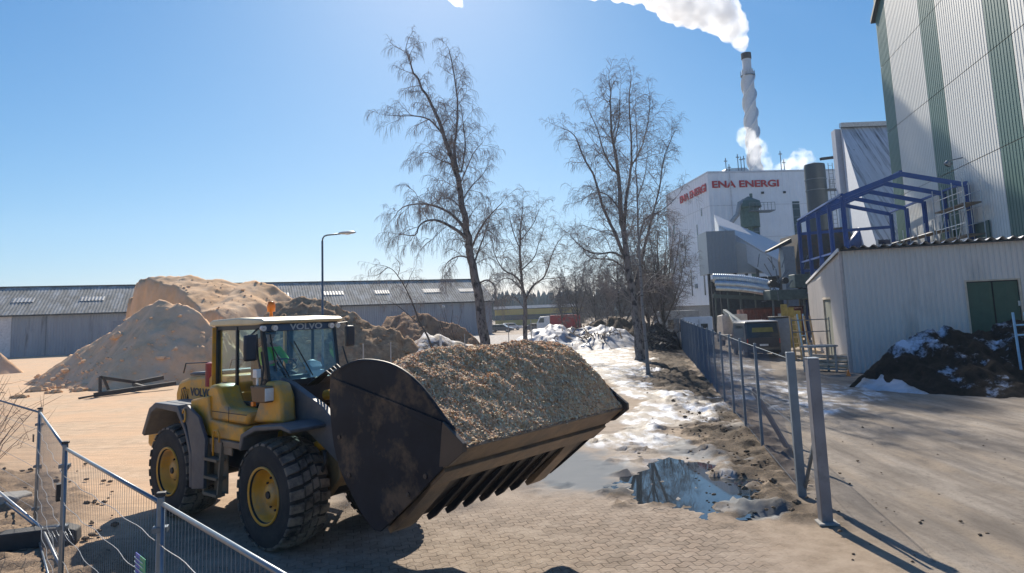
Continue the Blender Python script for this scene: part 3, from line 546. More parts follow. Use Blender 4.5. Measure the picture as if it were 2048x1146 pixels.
mb = MB(); mb.tube([(.3, -.3, zz(396)), (.3, -.3, zz(388))], .2, 6); mb.tube([(0, 0, 0), (0, 0, zz(455))], .4, 8); mb.build('stand', gm_, cy_)

# --- blue steel portal frame
HZ = 10.7; Lp = [G(a, b, HZ) for a, b in ((1684, 394), (1658, 409), (1632, 422), (1610, 433), (1593, 444))]; Rp = [G(a, b, HZ) for a, b in ((1933, 370), (1887, 388), (1848, 405), (1815, 418), (1785, 429))]
lu = (Lp[4] - Lp[0]) / 4; cr = (Rp[0] - Lp[0]); cr = cr - lu * (cr.dot(lu) / lu.dot(lu)); cr = cr.normalized() * 7.4
o0 = Lp[0] + (Rp[0] - Lp[0] - cr) * .0
pf = empty('steel_frame_hall', (Lp[0].x, Lp[0].y, 0), 0, 'bare blue steel portal frames of an unclad hall behind the metal shed', 'steel frame')
blue = M('frame_blue', (.02, .065, .24), .45, var=.2, scale=2)
R0_ = Rp[0] - Lp[0]; lu = ((Lp[4] - Lp[0]) / 4 + (Rp[4] - Rp[0]) / 4) / 2; ap = P(1802, 348, 46.5) - Lp[0]
for i in range(5):
    o_ = lu * i; o_.z = 0; l = Vector((0, 0, HZ)) + o_; r_ = Vector((R0_.x, R0_.y, HZ)) + o_; t = Vector((ap.x, ap.y, ap.z + HZ)) + o_
    for c_ in (l, r_): mb = MB(); mb.beam((c_.x, c_.y, 0), c_, .32, .05, (0, 1, 0)); mb.beam((c_.x, c_.y, 0), c_, .05, .38, (0, 1, 0)); mb.beam(Vector((c_.x, c_.y, 0)), c_, .22, .30, (0, 1, 0)); mb.build('column', blue, pf)
    for c_ in (l, r_): mb = MB(); mb.beam(c_, t, .18, .32); mb.build('rafter', blue, pf)
for c_ in (Vector((0, 0, HZ)), Vector((R0_.x, R0_.y, HZ)), Vector((ap.x, ap.y, ap.z + HZ))):
    q = lu * 4; q.z = 0; mb = MB(); mb.beam(c_ + Vector((0, 0, .19)), c_ + q + Vector((0, 0, .19)), .2, .14); mb.build('purlin', blue, pf)
q = lu * 4; q.z = 0; mb = MB()
for zz in (9.6, 6.2): mb.beam(Vector((0, 0, zz)) + q, Vector((R0_.x, R0_.y, zz)) + q, .2, .25)
for zz in (7.0, 4.2): mb.beam(Vector((0, 0, zz)), q + Vector((0, 0, zz)), .14, .14)
mb.build('tie_beam', blue, pf)
# dark hall parts behind the frame
dk = P(1600, 380, 70); mbx = empty('dark_hopper', (dk.x, 72, 0), 0, 'dark rusty hopper and chute mass inside the blue frame', 'hopper')
mb = MB(); mb.prism([(0, 0), (6.5, 0), (6.5, 9.5), (5.6, 11.2), (.5, 10.6), (0, 8)], (-.2, 0, 0), (1, 0, 0), (0, 0, 1), (0, 5, 0)); mb.build('bin', M('hopper_dark', (.03, .035, .04), .7, var=.4, col2=(.10, .05, .03), amt=.4), mbx)
mb = MB(); mb.tube([(4.5, -2, 8), (6, -2.5, 10.3), (8.5, -2.2, 9)], .9, 10); mb.build('blue_motor', M('motor_blue', (.03, .07, .20), .5), mbx, smooth=True)
mb = MB(); mb.prism([(-2.8, 9.0), (-.3, 10.2), (-.3, 9.7), (-2.8, 8.8)], (0, .5, 0), (1, 0, 0), (0, 0, 1), (0, 1.2, 0)); mb.build('canopy', dark, mbx)
mb = MB(); mb.obox((-1.5, 0, 3), (1.2, 0, 0), (0, 1, 0), (0, 0, 6.3)); mb.build('glazed_shaft', M('shaft_blue', (.14, .19, .25), .3), mbx)

# --- metal shed
sC = G(1703, 745); SH = 5.8; sR = G(2048, 472, SH); su = sR - Vector((P(1678, 500, 32.6).x, 32.6, SH)); su = Vector((math.cos(rad(-19.5)), math.sin(rad(-19.5)), 0)); sw = Vector((-su.y, su.x, 0))
shed = empty('metal_shed', (sC.x - .1, sC.y - .15, 0), math.atan2(su.y, su.x), 'beige corrugated metal shed with a green double door, on the right', 'shed')
beige = M('shed_beige', (.62, .58, .54), .5, var=.05, scale=.5, col2=(.33, .32, .30), amt=.30, scale2=.6, stretch=(1, 1, .25), contrast=.15)
SW, SD = 16., 24.
def sl_loc(p): v = p - Vector(shed.location); return v.dot(su), v.dot(sw)
def wall_u(px, py):                    # where a photo ray meets the shed front
    d = Vector(ray(px, py)); e = Vector(EYE); t = (Vector(shed.location) - e).dot(sw) / d.dot(sw); p = e + d * t; return (p - Vector(shed.location)).dot(su), p.z
u0, zt0 = wall_u(1932, 565); u1, zt1 = wall_u(2035, 558); dz = (zt0 + zt1) / 2
mb = MB(); corr(mb, (0, 0, 0), (1, 0, 0), u0, (0, 0, 1), SH, .215, .035, (0, -1, 0)); corr(mb, (u0, 0, dz), (1, 0, 0), u1 - u0, (0, 0, 1), SH - dz, .215, .035, (0, -1, 0)); corr(mb, (u1, 0, 0), (1, 0, 0), SW - u1, (0, 0, 1), SH, .215, .035, (0, -1, 0))
mb.build('front_wall', beige, shed)
mb = MB(); mb.prism([(0, SH - 1.05), (SD, SH - 1.05), (SD, SH - .93), (0, SH - .06)], (.03, 0, 0), (0, 1, 0), (0, 0, 1), (.05, 0, 0)); corr(mb, (0, SD, 0), (0, -1, 0), SD - 10.9, (0, 0, 1), SH - .98, .215, .035, (-1, 0, 0)); corr(mb, (0, 6.2, 0), (0, -1, 0), 6.2, (0, 0, 1), SH - .38, .215, .035, (-1, 0, 0)); corr(mb, (0, 10.9, 3.55), (0, -1, 0), 4.7, (0, 0, 1), SH - .6 - 3.55, .215, .035, (-1, 0, 0)); mb.build('side_wall', beige, shed)
mb = MB(); mb.obox((-.06, -.07, 0), (.12, 0, 0), (0, .12, 0), (0, 0, SH)); mb.build('corner_trim', M('shed_trim', (.5, .42, .38), .5), shed)
mb = MB(); corr(mb, (-.06, -.35, SH + .04), (1, 0, 0), SW + .3, Vector((0, SD + .7, -.9)), SD + .7, .42, .14, (0, 0, 1), True)
corr(mb, (-.06, -.35, SH + .015), (1, 0, 0), SW + .3, Vector((0, SD + .7, -.9)), SD + .7, .42, .14, (0, 0, 1), True); mb.build('roof', M('shed_roof', (.62, .64, .66), .45, metal=.2, col2=(.12, .12, .12), amt=.25), shed, smooth=True)
mb = MB(); mb.obox((0, -.32, SH - .06), (SW, 0, 0), (0, .06, 0), (0, 0, .07)); mb.build('fascia', dark, shed)
mb = MB(); mb.beam((-.10, -.35, SH + .0), (-.10, SD, SH - .90), .06, .16); mb.build('verge_board', M('verge_white', (.7, .7, .7), .5), shed)
gdm = M('shed_green_door', (.035, .085, .055), .5, var=.1)
um = (u0 + u1) / 2
for a_, b_ in ((u0, um), (um, u1)):
    mb = MB(); corr(mb, (a_ + .03, .02, 0), (1, 0, 0), b_ - a_ - .06, (0, 0, 1), dz - .05, .5, .012, (0, -1, 0)); d_ = mb.build('door', gdm, shed)
MB().obox((um + .9, -.02, dz - 1.15), (.75, 0, 0), (0, .02, 0), (0, 0, .22)).build('door_sign', M('sign_pale', (.6, .6, .55), .5), shed)
mb = MB(); mb.obox((u0 - .08, -.06, 0), (.08, 0, 0), (0, .1, 0), (0, 0, dz)); mb.obox((u1, -.06, 0), (.08, 0, 0), (0, .1, 0), (0, 0, dz)); mb.obox((u0 - .08, -.06, dz), (u1 - u0 + .16, 0, 0), (0, .1, 0), (0, 0, .07)); mb.build('door_frame', M('frame_beige', (.55, .47, .36), .6), shed)
MB().obox((.05, 6.25, 0), (.03, 0, 0), (0, 4.6, 0), (0, 0, 3.5)).build('side_door', M('door_opening', (.17, .18, .15), .6), shed)
mb = MB(); mb.obox((-.05, 6.2, 3.5), (.1, 0, 0), (0, 4.7, 0), (0, 0, .12)); mb.obox((-.05, 10.8, 0), (.1, 0, 0), (0, .1, 0), (0, 0, 3.5)); mb.build('side_door_frame', MATS['frame_beige'], shed)
MB().obox((-.04, 1.9, SH - 1.9), (.03, 0, 0), (0, .12, 0), (0, 0, 1.3)).build('downpipe', steel, shed)
MB().obox((.1, .12, 0), (SW - .2, 0, 0), (0, SD - .3, 0), (0, 0, SH - 1.0)).build('inner_core', dark, shed)

# ================= WHEEL LOADER (x forward, y to its left, z up)
LA = rad(-39.5); LK = .975; LO = (-4.309 * LK, 12.905 * LK, 3.4 * (1 - LK)); ld = empty('wheel_loader', LO, LA, 'yellow wheel loader carrying a huge black bucket heaped with wood chips', 'wheel loader')
ld.scale = (LK,) * 3; lh = Vector((math.cos(LA), math.sin(LA), 0)); lf = Vector((-lh.y, lh.x, 0))
def xz(mb, poly, y0, y1): return mb.prism(poly, (0, y0, 0), (1, 0, 0), (0, 0, 1), (0, y1 - y0, 0))
# wheel (outer face towards -y of its own frame)
def tyre_mesh():
    mb = MB(); R, Wd = .775, .60
    prof = [(.36, -.27), (.40, -.285), (.50, -.30), (.62, -.30), (.70, -.285), (.725, -.25), (.735, 0), (.725, .25), (.70, .285), (.62, .30), (.50, .30), (.40, .285), (.36, .27)]
    mb.cur = 1; mb.lathe(prof, (0, 0, 0), (0, 1, 0), 72); mb.cur = 0
    ax = Vector((0, 1, 0)); N_ = 26
    def block(a0, a1, y0, y1, skew, top=.05, drop=0.):
        vs = []
        for r_ in (0, 1):
            for (a, y) in ((a0, y0), (a1, y0), (a1, y1), (a0, y1)):
                aa = a + skew * (y - y0); rb = .70 if abs(y) > .24 else .722
                rr = rb if r_ == 0 else R - (.045 if abs(y) > .27 else .008 if abs(y) > .15 else 0)
                k = .88 if r_ else 1.; am = (a0 + a1) / 2 + skew * (y - y0); aa = am + (aa - am) * k; ym = (y0 + y1) / 2; yy = ym + (y - ym) * (.94 if r_ else 1)
                vs.append((rr * math.cos(aa), yy, rr * math.sin(aa)))
        mb.add(vs, [(0, 1, 2, 3), (7, 6, 5, 4), (0, 4, 5, 1), (1, 5, 6, 2), (2, 6, 7, 3), (3, 7, 4, 0)])
    st = 2 * math.pi / N_
    for i in range(N_):
        a = i * st
        block(a + .03, a + st * .84, -.305, -.125, .12); block(a + st * .5 + .03, a + st * 1.34, .125, .305, -.12)
        block(a + st * .28, a + st * 1.06, -.105, .0, .35); block(a + st * .62, a + st * 1.40, .018, .108, .35)
    return mb
def make_wheel(loc, flip):
    w_ = empty('wheel', loc, math.pi if flip else 0); w_.parent = ld; w_.scale = (1.08, 1.14, 1.08)
    tyre_mesh().build('tyre', [rubber, rubber_side], w_, bevel=0)
    mb = MB(); mb.lathe([(.375, -.295), (.405, -.31), (.41, -.28), (.36, -.26), (.345, -.24), (.335, -.15), (.27, -.10), (.20, -.10), (.17, -.13), (.15, -.20), (.10, -.215), (.005, -.215)], (0, 0, 0), (0, 1, 0), 40)
    mb.lathe([(.40, .28), (.35, .25), (.30, .0), (.27, -.09)], (0, 0, 0), (0, 1, 0), 40)
    mb.build('rim', yellow, w_, smooth=True)
    mb = MB()
    for i in range(12):
        a = i * math.pi / 6; mb.lathe([(.018, -.125), (.018, -.10)], (.235 * math.cos(a), 0, .235 * math.sin(a)), (0, 1, 0), 6, True)
    mb.lathe([(.05, -.235), (.055, -.21)], (0, 0, 0), (0, 1, 0), 12, True); mb.build('wheel_nuts', dark, w_)
    return w_
w0 = make_wheel((1.5, -.99, .738), False)
for x, y, fl in ((-1.78, -.99, 0), (1.5, .99, 1), (-1.78, .99, 1)):
    c = copy_tree(w0, ld); c.location = (x, y, .738); c.rotation_euler = (0, 1.1 * x, 0) if not fl else (0, .3, math.pi)
# frames
mb = MB(); xz(mb, [(-3.0, .85), (-.55, .75), (-.3, 1.0), (-.3, 1.5), (-3.0, 1.6)], -.55, .55); mb.build('rear_frame', paint_grey, ld, bevel=.03)
mb = MB(); xz(mb, [(.2, .7), (.9, .55), (2.0, .6), (2.35, .95), (2.3, 1.5), (1.6, 1.95), (.9, 1.7), (.25, 1.45)], -.52, -.40); xz(mb, [(.2, .7), (.9, .55), (2.0, .6), (2.35, .95), (2.3, 1.5), (1.6, 1.95), (.9, 1.7), (.25, 1.45)], .40, .52); xz(mb, [(.25, .75), (2.1, .75), (2.1, 1.3), (.25, 1.3)], -.395, .395); mb.build('front_frame', M('frame_yellow', (.30, .20, .09), .6, var=.2, col2=(.06, .055, .05), amt=.5), ld, bevel=.02)
mb = MB()
for x in (-1.78, 1.5): MB().lathe([(.18, -.9), (.22, -.5), (.30, -.2), (.30, .2), (.22, .5), (.18, .9)], (x, 0, .775), (0, 1, 0), 20).build('axle', dark, ld, smooth=True)
mb = MB(); mb.lathe([(.16, .7), (.16, 1.6)], (0, 0, 0), (0, 0, 1), 16, True); mb.build('hinge', dark, ld)
# hood with grille and name
mb = MB(); xz(mb, [(-3.1, 1.55), (-.95, 1.55), (-.95, 2.42), (-1.7, 2.42), (-2.55, 2.36), (-3.02, 2.26), (-3.14, 2.0)], -.60, .60); mb.build('hood', yellow, ld, bevel=.07)
mb = MB(); xz(mb, [(-2.62, 2.375), (-1.5, 2.43), (-1.5, 2.50), (-2.55, 2.45), (-2.7, 2.41)], -.54, .54); mb.build('hood_top', paint_grey, ld, bevel=.03)
mb = MB(); xz(mb, [(-2.92, 1.78), (-2.62, 1.75), (-2.55, 1.95), (-2.70, 2.16), (-2.84, 2.12)], -.612, -.60); mb.build('grille', dark, ld)
for k in range(4): MB().beam((-2.9 + k * .08, -.618, 1.82), (-2.76 + k * .07, -.618, 2.12), .012, .022).build('grille_slat', yellow, ld)
text_mesh('lettering', 'VOLVO', .21, M('name_grey', (.08, .075, .08), .6), ld, frame_m((-2.02, -.606, 2.07), (1, 0, 0), (0, 0, 1)), .004, 1.25, .006)
mb = MB(); xz(mb, [(-3.72, .95), (-3.1, .85), (-3.1, 1.5), (-3.45, 1.5), (-3.72, 1.3)], -.9, .9); mb.build('counterweight', yellow, ld, bevel=.08)
# exhaust, air intake
mb = MB(); mb.lathe([(.085, 2.3), (.085, 3.0), (.10, 3.0), (.10, 3.06), (.06, 3.06)], (-1.45, -.42, 0), (0, 0, 1), 16); mb.lathe([(.14, 2.36), (.14, 2.66), (.1, 2.7)], (-1.5, -.42, 0), (0, 0, 1), 16); 
mb = MB(); mb.lathe([(.13, 2.2), (.13, 2.64), (.09, 2.66)], (-1.78, -.5, 0), (0, 0, 1), 18, True); mb.build('exhaust', redpaint, ld, smooth=False)
# rear fenders: an arch in four facets, grey outer face
def fender(s):
    y0, y1 = (-1.36 * 1, -.72) if s < 0 else (.72, 1.36)
    out = [(-2.86, 1.34), (-2.56, 1.84), (-2.30, 1.96), (-1.36, 1.96), (-1.02, 1.55), (-.80, 1.15), (-.78, .58)]
    inn = [(-.86, .58), (-.90, 1.13), (-1.06, 1.48), (-1.40, 1.83), (-2.24, 1.86), (-2.47, 1.76), (-2.76, 1.30)]
    mb = MB(); xz(mb, out + inn, y0, y1); f = mb.build('fender', paint_grey, ld, bevel=.015)
    mb = MB(); yy = -1.36 if s < 0 else 1.30
    xz(mb, [(-1.22, 1.90), (-.98, 1.62), (-.80, 1.20), (-.775, .56), (-.34, .62), (-.30, 1.45), (-.55, 1.80), (-1.0, 1.98)], yy, yy + .06); mb.build('fender_plate', paint_grey, f, bevel=.01)
    return f
fender(-1); fender(1)
mb = MB(); pts = [(-1.05 + .05 * math.cos(a), -1.38, 1.80 + .11 * math.sin(a)) for a in np.linspace(-2.2, 2.8, 12)]; mb.tube(pts, .016, 6); mb.build('hoop', yellow, ld)
# body between fender and cab, deck and ladder
mb = MB(); xz(mb, [(-1.15, 1.5), (-1.15, 2.05), (-.5, 2.15), (-.45, 1.75), (.7, 1.70), (.75, 1.45), (-.3, 1.45)], -1.22, 1.22); mb.build('side_body', yellow, ld, bevel=.03)
mb = MB(); mb.box((.18, -1.08, 1.40), (1.15, .38, .10)); mb.box((.05, -1.24, 1.30), (.7, .03, .16)); mb.build('deck', M('deck_dusty', (.28, .20, .13), .8, var=.2), ld, bevel=.01)
def ladder(s):
    mb = MB(); lm = M('ladder_dusty', (.20, .15, .10), .75, var=.25)
    for x in (-.36, .12): mb.beam((x, s * 1.26, 1.42), (x - .04, s * 1.30, .52), .05, .07, (0, 1, 0))
    for z in (.55, .82, 1.12): mb.box((-.13, s * 1.28, z), (.46, .16, .045))
    mb.box((-.13, s * 1.15, .9), (.46, .02, .7)); mb.build('ladder', lm, ld)
ladder(-1); ladder(1)
mb = MB(); mb.tube([(-.13, -1.30, 1.18), (-.14, -1.30, 1.52), (-.11, -1.30, 1.60), (.02, -1.30, 1.60), (.07, -1.30, 1.55), (.07, -1.30, 1.42)], .017, 6); mb.build('grab_rail', yellow, ld, smooth=True)
# cab base: rounded yellow platform body
def hump(s):
    y0, y1 = (-1.16, -.74) if s < 0 else (.74, 1.16)
    mb = MB(); xz(mb, [(-.62, 1.86), (-.48, 1.72), (.7, 1.72), (.78, 1.92), (.10, 1.96), (-.10, 2.06), (-.24, 2.28), (-.32, 2.34), (-.56, 2.34), (-.64, 2.22)], y0, y1); mb.build('tank', yellow, ld, bevel=.06)
    mb = MB(); xz(mb, [(.70, 1.76), (1.60, 1.80), (1.55, 2.20), (1.42, 2.42), (1.10, 2.44), (.92, 2.14), (.80, 1.93)], y0 + .1, y1 - .05 if s < 0 else y1); b_ = mb.build('front_hump', yellow, ld, bevel=.05)
    ys = y0 if s < 0 else y1
    mb = MB(); mb.lathe([(.075, 0), (.06, -.02), (.01, -.02)], (1.28, y0 + .09 if s < 0 else y1 + .01, 2.22), (0, 1, 0), 16); mb.build('port', dark, b_)
    mb = MB(); mb.box((1.18, s * 1.14, 2.25), (.34, .16, .26)); mb.prism([(.96, 2.12), (1.05, 2.12), (1.05, 2.36), (.9, 2.38)], (0, s * 1.14 - .08, 0), (1, 0, 0), (0, 0, 1), (0, .16, 0)); hl = mb.build('headlight_housing', M('housing', (.22, .12, .05), .6), ld, bevel=.02)
    m2 = MB(); m2.box((1.355, s * 1.14, 2.25), (.012, .15, .2)); m2.build('headlight', M('headlight_white', (.8, .78, .7), .2), hl)
    MB().box((.98, s * 1.20, 2.09), (.07, .05, .07)).build('turn_signal', orange, hl)
hump(-1); hump(1)
for s in (-1, 1):
    mb = MB(); mb.box((.08, s * 1.163, 1.885), (1.25, .004, .012)); mb.build('panel_seam', dark, ld); mb = MB(); mb.box((.12, s * 1.163, 1.86), (.012, .004, .26)); mb.build('panel_seam', dark, ld)
    mb = MB(); mb.box((-1.9, s * .602, 1.84), (2.1, .006, .012)); mb.build('panel_seam', dark, ld); mb = MB(); mb.box((-1.25, s * .602, 2.1), (.012, .006, .5)); mb.build('panel_seam', dark, ld)
    mb = MB(); mb.tube([(-3.0, s * .5, 2.42), (-2.9, s * .5, 2.62), (-1.9, s * .5, 2.66), (-1.8, s * .5, 2.48)], .014, 6); mb.build('hood_rail', dark, ld, smooth=True)
    mb = MB(); mb.tube([(.75, s * .9, 1.86), (.78, s * .95, 2.30), (.70, s * .86, 2.62), (.60, s * .84, 2.9)], .016, 6); mb.build('step_rail', dark, ld, smooth=True)
mb = MB(); mb.box((.92, -1.1, 2.45), (.05, .03, .16)); mb.box((.94, -1.12, 2.57), (.13, .08, .14)); mb.build('work_lamp', lampglass, ld, bevel=.01)
# front fenders
def ffender(s):
    y0, y1 = (-1.36, -.72) if s < 0 else (.72, 1.36)
    mb = MB(); xz(mb, [(.86, 1.62), (1.25, 1.78), (2.05, 1.86), (2.3, 1.80), (2.28, 1.74), (2.0, 1.78), (1.3, 1.70), (.95, 1.57), (.88, 1.36), (.80, 1.38)], y0, y1); mb.build('front_fender', paint_grey, ld, bevel=.02)
ffender(-1); ffender(1)
# cab
CB, CT = 1.98, 3.36; Rr = -1.06; Fr = .50
cab = empty('cab', (0, 0, 0)); cab.parent = ld; cab.name = 'cab'
cm = M('cab_dark', (.018, .02, .024), .4, var=.2)
mb = MB()
mb.beam((Rr, -.76, 2.2), (Rr, -.76, CT), .09, .09); mb.beam((Rr, .76, 2.2), (Rr, .76, CT), .09, .09); mb.beam((Fr - .06, -.74, CT), (Fr + .12, -.72, 2.36), .07, .07); mb.beam((Fr - .06, .74, CT), (Fr + .12, .72, 2.36), .07, .07)
mb.beam((-.30, -.79, 2.0), (-.30, -.79, CT - .02), .055, .05); mb.beam((-.30, .79, 2.0), (-.30, .79, CT), .055, .05)
for s in (-1, 1):
    mb.beam((Rr, s * .76, 2.26), (-.28, s * .78, 2.24), .07, .1); mb.beam((-.28, s * .78, 2.0), (.42, s * .78, 2.0), .06, .07); mb.beam((.42, s * .78, 2.0), (Fr + .1, s * .74, 2.42), .06, .07); mb.beam((Rr, s * .76, CT - .03), (Fr, s * .76, CT - .03), .08, .1)
mb.beam((Fr + .12, -.72, 2.33), (Fr + .12, .72, 2.33), .08, .1); mb.beam((Fr - .03, -.74, CT - .04), (Fr - .03, .74, CT - .04), .06, .12); mb.beam((Rr, -.76, 2.26), (Rr, .76, 2.26), .08, .1)
mb.build('cab_frame', cm, cab, bevel=.01)
mb = MB(); mb.beam((Rr + .0, -.815, 2.28), (Rr + .0, -.815, CT - .02), .014, .12, (0, 1, 0)); mb.beam((Rr - .06, -.72, 2.0), (Rr - .06, -.72, CT), .05, .12); mb.beam((Rr - .06, .72, 2.0), (Rr - .06, .72, CT), .05, .12); mb.box((Rr - .02, 0, 2.1), (.10, 1.5, .26)); mb.build('cab_pillar', yellow, cab)
mb = MB(); mb.box((-.25, 0, 1.92), (1.6, 1.46, .1)); mb.box((.55, 0, 2.13), (.12, 1.4, .34)); mb.build('floor', dark, cab)
def pane(name, q): mb = MB(); mb.add(q, [(0, 1, 2, 3)]); return mb.build(name, cabglass, cab)
pane('windshield', [(Fr + .15, -.70, 2.37), (Fr + .15, .70, 2.37), (Fr - .02, .71, CT - .09), (Fr - .02, -.71, CT - .09)])
for s in (-1, 1):
    pane('side_window', [(Rr + .04, s * .775, 2.3), (-.33, s * .785, 2.3), (-.33, s * .785, CT - .08), (Rr + .04, s * .775, CT - .08)])
    mb = MB(); mb.add([(-.27, s * .785, 2.03), (.40, s * .785, 2.03), (Fr + .08, s * .75, 2.42), (Fr - .05, s * .76, CT - .08), (-.27, s * .785, CT - .08)], [(0, 1, 2, 3, 4)]); mb.build('door_window', cabglass, cab)
pane('rear_window', [(Rr, -.7, 2.33), (Rr, .7, 2.33), (Rr, .7, CT - .08), (Rr, -.7, CT - .08)])
mb = MB(); xz(mb, [(-1.24, 3.36), (.35, 3.36), (.60, 3.38), (.66, 3.42), (.55, 3.465), (-.2, 3.50), (-1.15, 3.48), (-1.27, 3.43)], -.84, .84); rf_ = mb.build('roof', cream, cab, bevel=.03)
mb = MB(); mb.box((.48, 0, 3.30), (.09, 1.44, .12)); sb2 = mb.build('sun_strip', M('strip_blue', (.03, .07, .14), .4), cab, bevel=.01)
text_mesh('lettering', 'VOLVO', .15, M('letters_pale', (.40, .45, .48), .5), cab, frame_m((.528, .1, 3.30), (0, 1, 0), (0, 0, 1)), .003, 1.35, .003)
for y in (-.80, -.58, .60, .74):
    mb = MB(); mb.lathe([(.045, -.04), (.05, .03), (.01, .03)], (.58, y, 3.30), (1, 0, -.15), 12); l_ = mb.build('roof_lamp', lampglass, cab)
mb = MB(); mb.lathe([(.035, 3.50), (.03, 3.60), (.075, 3.60), (.08, 3.72), (.06, 3.79), (.01, 3.80)], (-.5, .0, 0), (0, 0, 1), 16); mb.build('beacon', orange, cab, smooth=True)
mb = MB(); mb.tube([(.45, -.82, 3.30), (.58, -1.02, 3.20), (.60, -1.04, 3.05)], .016, 6); mb.tube([(.45, .82, 3.33), (.52, 1.0, 3.35), (.54, 1.02, 3.1)], .016, 6); mb.build('mirror_arm', cm, cab)
for s, z in ((-1, 2.98), (1, 3.08)):
    mb = MB(); mb.box((.60 if s < 0 else .54, s * 1.05, z), (.10, .22, .44 if s < 0 else .40), rz=s * .15); mb.build('mirror', M('mirror_shell', (.03, .033, .045), .5), cab, bevel=.035)
mb = MB()
for y in (-.35, .12): mb.beam((Fr + .19, y, 2.42), (Fr + .08, y - .32, 3.05), .012, .02)
mb.beam((Fr + .15, -.58, 2.55), (Fr + .0, -.62, 3.2), .012, .02); mb.build('wiper', cm, cab)
mb = MB(); mb.tube([(.62, -.82, 2.40), (.52, -.86, 2.8), (.42, -.83, 3.2)], .018, 6); mb.tube([(.50, -.86, 2.05), (.62, -.84, 2.42)], .018, 6); mb.build('handrail', cm, cab)
# seat, wheel
mb = MB(); mb.box((-.55, 0, 2.28), (.48, .46, .12)); mb.box((-.80, 0, 2.65), (.12, .46, .66)); mb.box((-.82, 0, 3.03), (.09, .26, .16)); mb.box((-.55, 0, 2.1), (.3, .3, .26)); mb.build('seat', seatm, cab, bevel=.04)
mb = MB(); mb.tube([(.05 + .19 * math.cos(a) * .6, .19 * math.sin(a), 2.62 + .19 * math.cos(a) * -.5) for a in np.linspace(0, 2 * math.pi, 20)], .015, 6); mb.tube([(.05, 0, 2.62), (.22, 0, 2.1)], .035, 8); mb.box((.28, 0, 2.25), (.16, .5, .35)); mb.build('steering_wheel', dark, cab)
mb = MB(); mb.box((.34, .42, 2.42), (.12, .3, .12)); mb.blob((.3, .38, 2.55), (.16, .16, .12), 2, .2); mb.build('dashboard', M('papers_white', (.5, .62, .75), .7), cab)
# lift arms
arm = [(.95, 2.36), (1.25, 2.42), (2.2, 2.14), (3.0, 1.55), (3.55, 1.05), (3.80, .98), (3.86, 1.15), (3.3, 1.62), (2.9, 2.0)]
armp = [(1.0, 2.46), (1.3, 2.40), (2.2, 2.06), (2.9, 1.62), (3.5, 1.10), (3.78, 1.02), (3.82, .82), (3.5, .78), (2.7, 1.2), (2.1, 1.50), (1.35, 1.86), (1.0, 2.10)]
for s in (-1, 1):
    y0 = s * .62; mb = MB(); xz(mb, armp, min(y0, y0 + s * .12), max(y0, y0 + s * .12)); mb.build('lift_arm', paint_grey, ld, bevel=.015)
    c1 = MB(); c1.tube([(.9, s * .52, 1.1), (2.0, s * .54, 1.45)], .085, 12); c1.build('lift_cylinder', yellow, ld); MB().tube([(2.0, s * .54, 1.45), (2.7, s * .55, 1.62)], .045, 10).build('cylinder_rod', chrome, ld)
mb = MB(); mb.tube([(2.75, -.6, 1.7), (2.75, .6, 1.7)], .14, 12); mb.tube([(3.65, -.72, .95), (3.65, .72, .95)], .07, 10); mb.build('cross_tube', paint_grey, ld)
mb = MB(); mb.tube([(1.2, .05, 2.1), (2.0, .05, 2.22)], .09, 12); mb.build('tilt_cylinder', yellow, ld); MB().tube([(2.0, .05, 2.22), (2.65, .05, 2.36)], .05, 10).build('cylinder_rod', chrome, ld)
mb = MB(); xz(mb, [(2.55, 2.52), (2.75, 2.55), (2.95, 1.8), (2.8, 1.1), (2.62, 1.1), (2.6, 1.75)], -.08, .18); xz(mb, [(2.65, 1.1), (3.9, 1.25), (3.9, 1.38), (2.65, 1.25)], -.02, .12); mb.build('bell_crank', paint_grey, ld, bevel=.01)
mb = MB()
for k in range(4): mb.tube([(1.1, -.25 + k * .06, 2.3), (1.7, -.3 + k * .07, 2.55 + .03 * k), (2.3, -.32 + k * .07, 2.3), (2.7, -.3 + k * .07, 1.95)], .02, 6)
mb.tube([(2.2, -.75, 1.05), (2.35, -.78, 1.25), (2.3, -.76, 1.4)], .03, 6); mb.build('hoses', dark, ld, smooth=True)
# bucket
BWd = 1.72
side = [(3.80, 2.10), (3.80, 2.62), (4.02, 2.76), (4.38, 2.86), (4.76, 2.86), (5.10, 2.80), (5.42, 2.66), (5.68, 2.46), (5.92, 2.24), (6.10, 2.08), (6.12, 1.86), (5.88, 1.72), (5.35, 1.29), (5.00, 1.02), (4.78, .86), (4.66, .86), (4.44, 1.0), (4.11, 1.34), (3.92, 1.63)]
_s = []
for i in range(len(side)):
    a_, b_, c_, d_ = side[i - 1], side[i], side[(i + 1) % len(side)], side[(i + 2) % len(side)]; _s.append(b_)
    if i in (0, 1, 2, 3, 4, 5, 6, 7, 8, 17, 18):
        for u in (.33, .66): _s.append(tuple(.5 * (2 * b_[k] + (c_[k] - a_[k]) * u + (2 * a_[k] - 5 * b_[k] + 4 * c_[k] - d_[k]) * u * u + (3 * b_[k] - a_[k] - 3 * c_[k] + d_[k]) * u ** 3) for k in (0, 1)))
side_c = side; side = _s
bk_ = empty('bucket', (0, 0, 0)); bk_.parent = ld
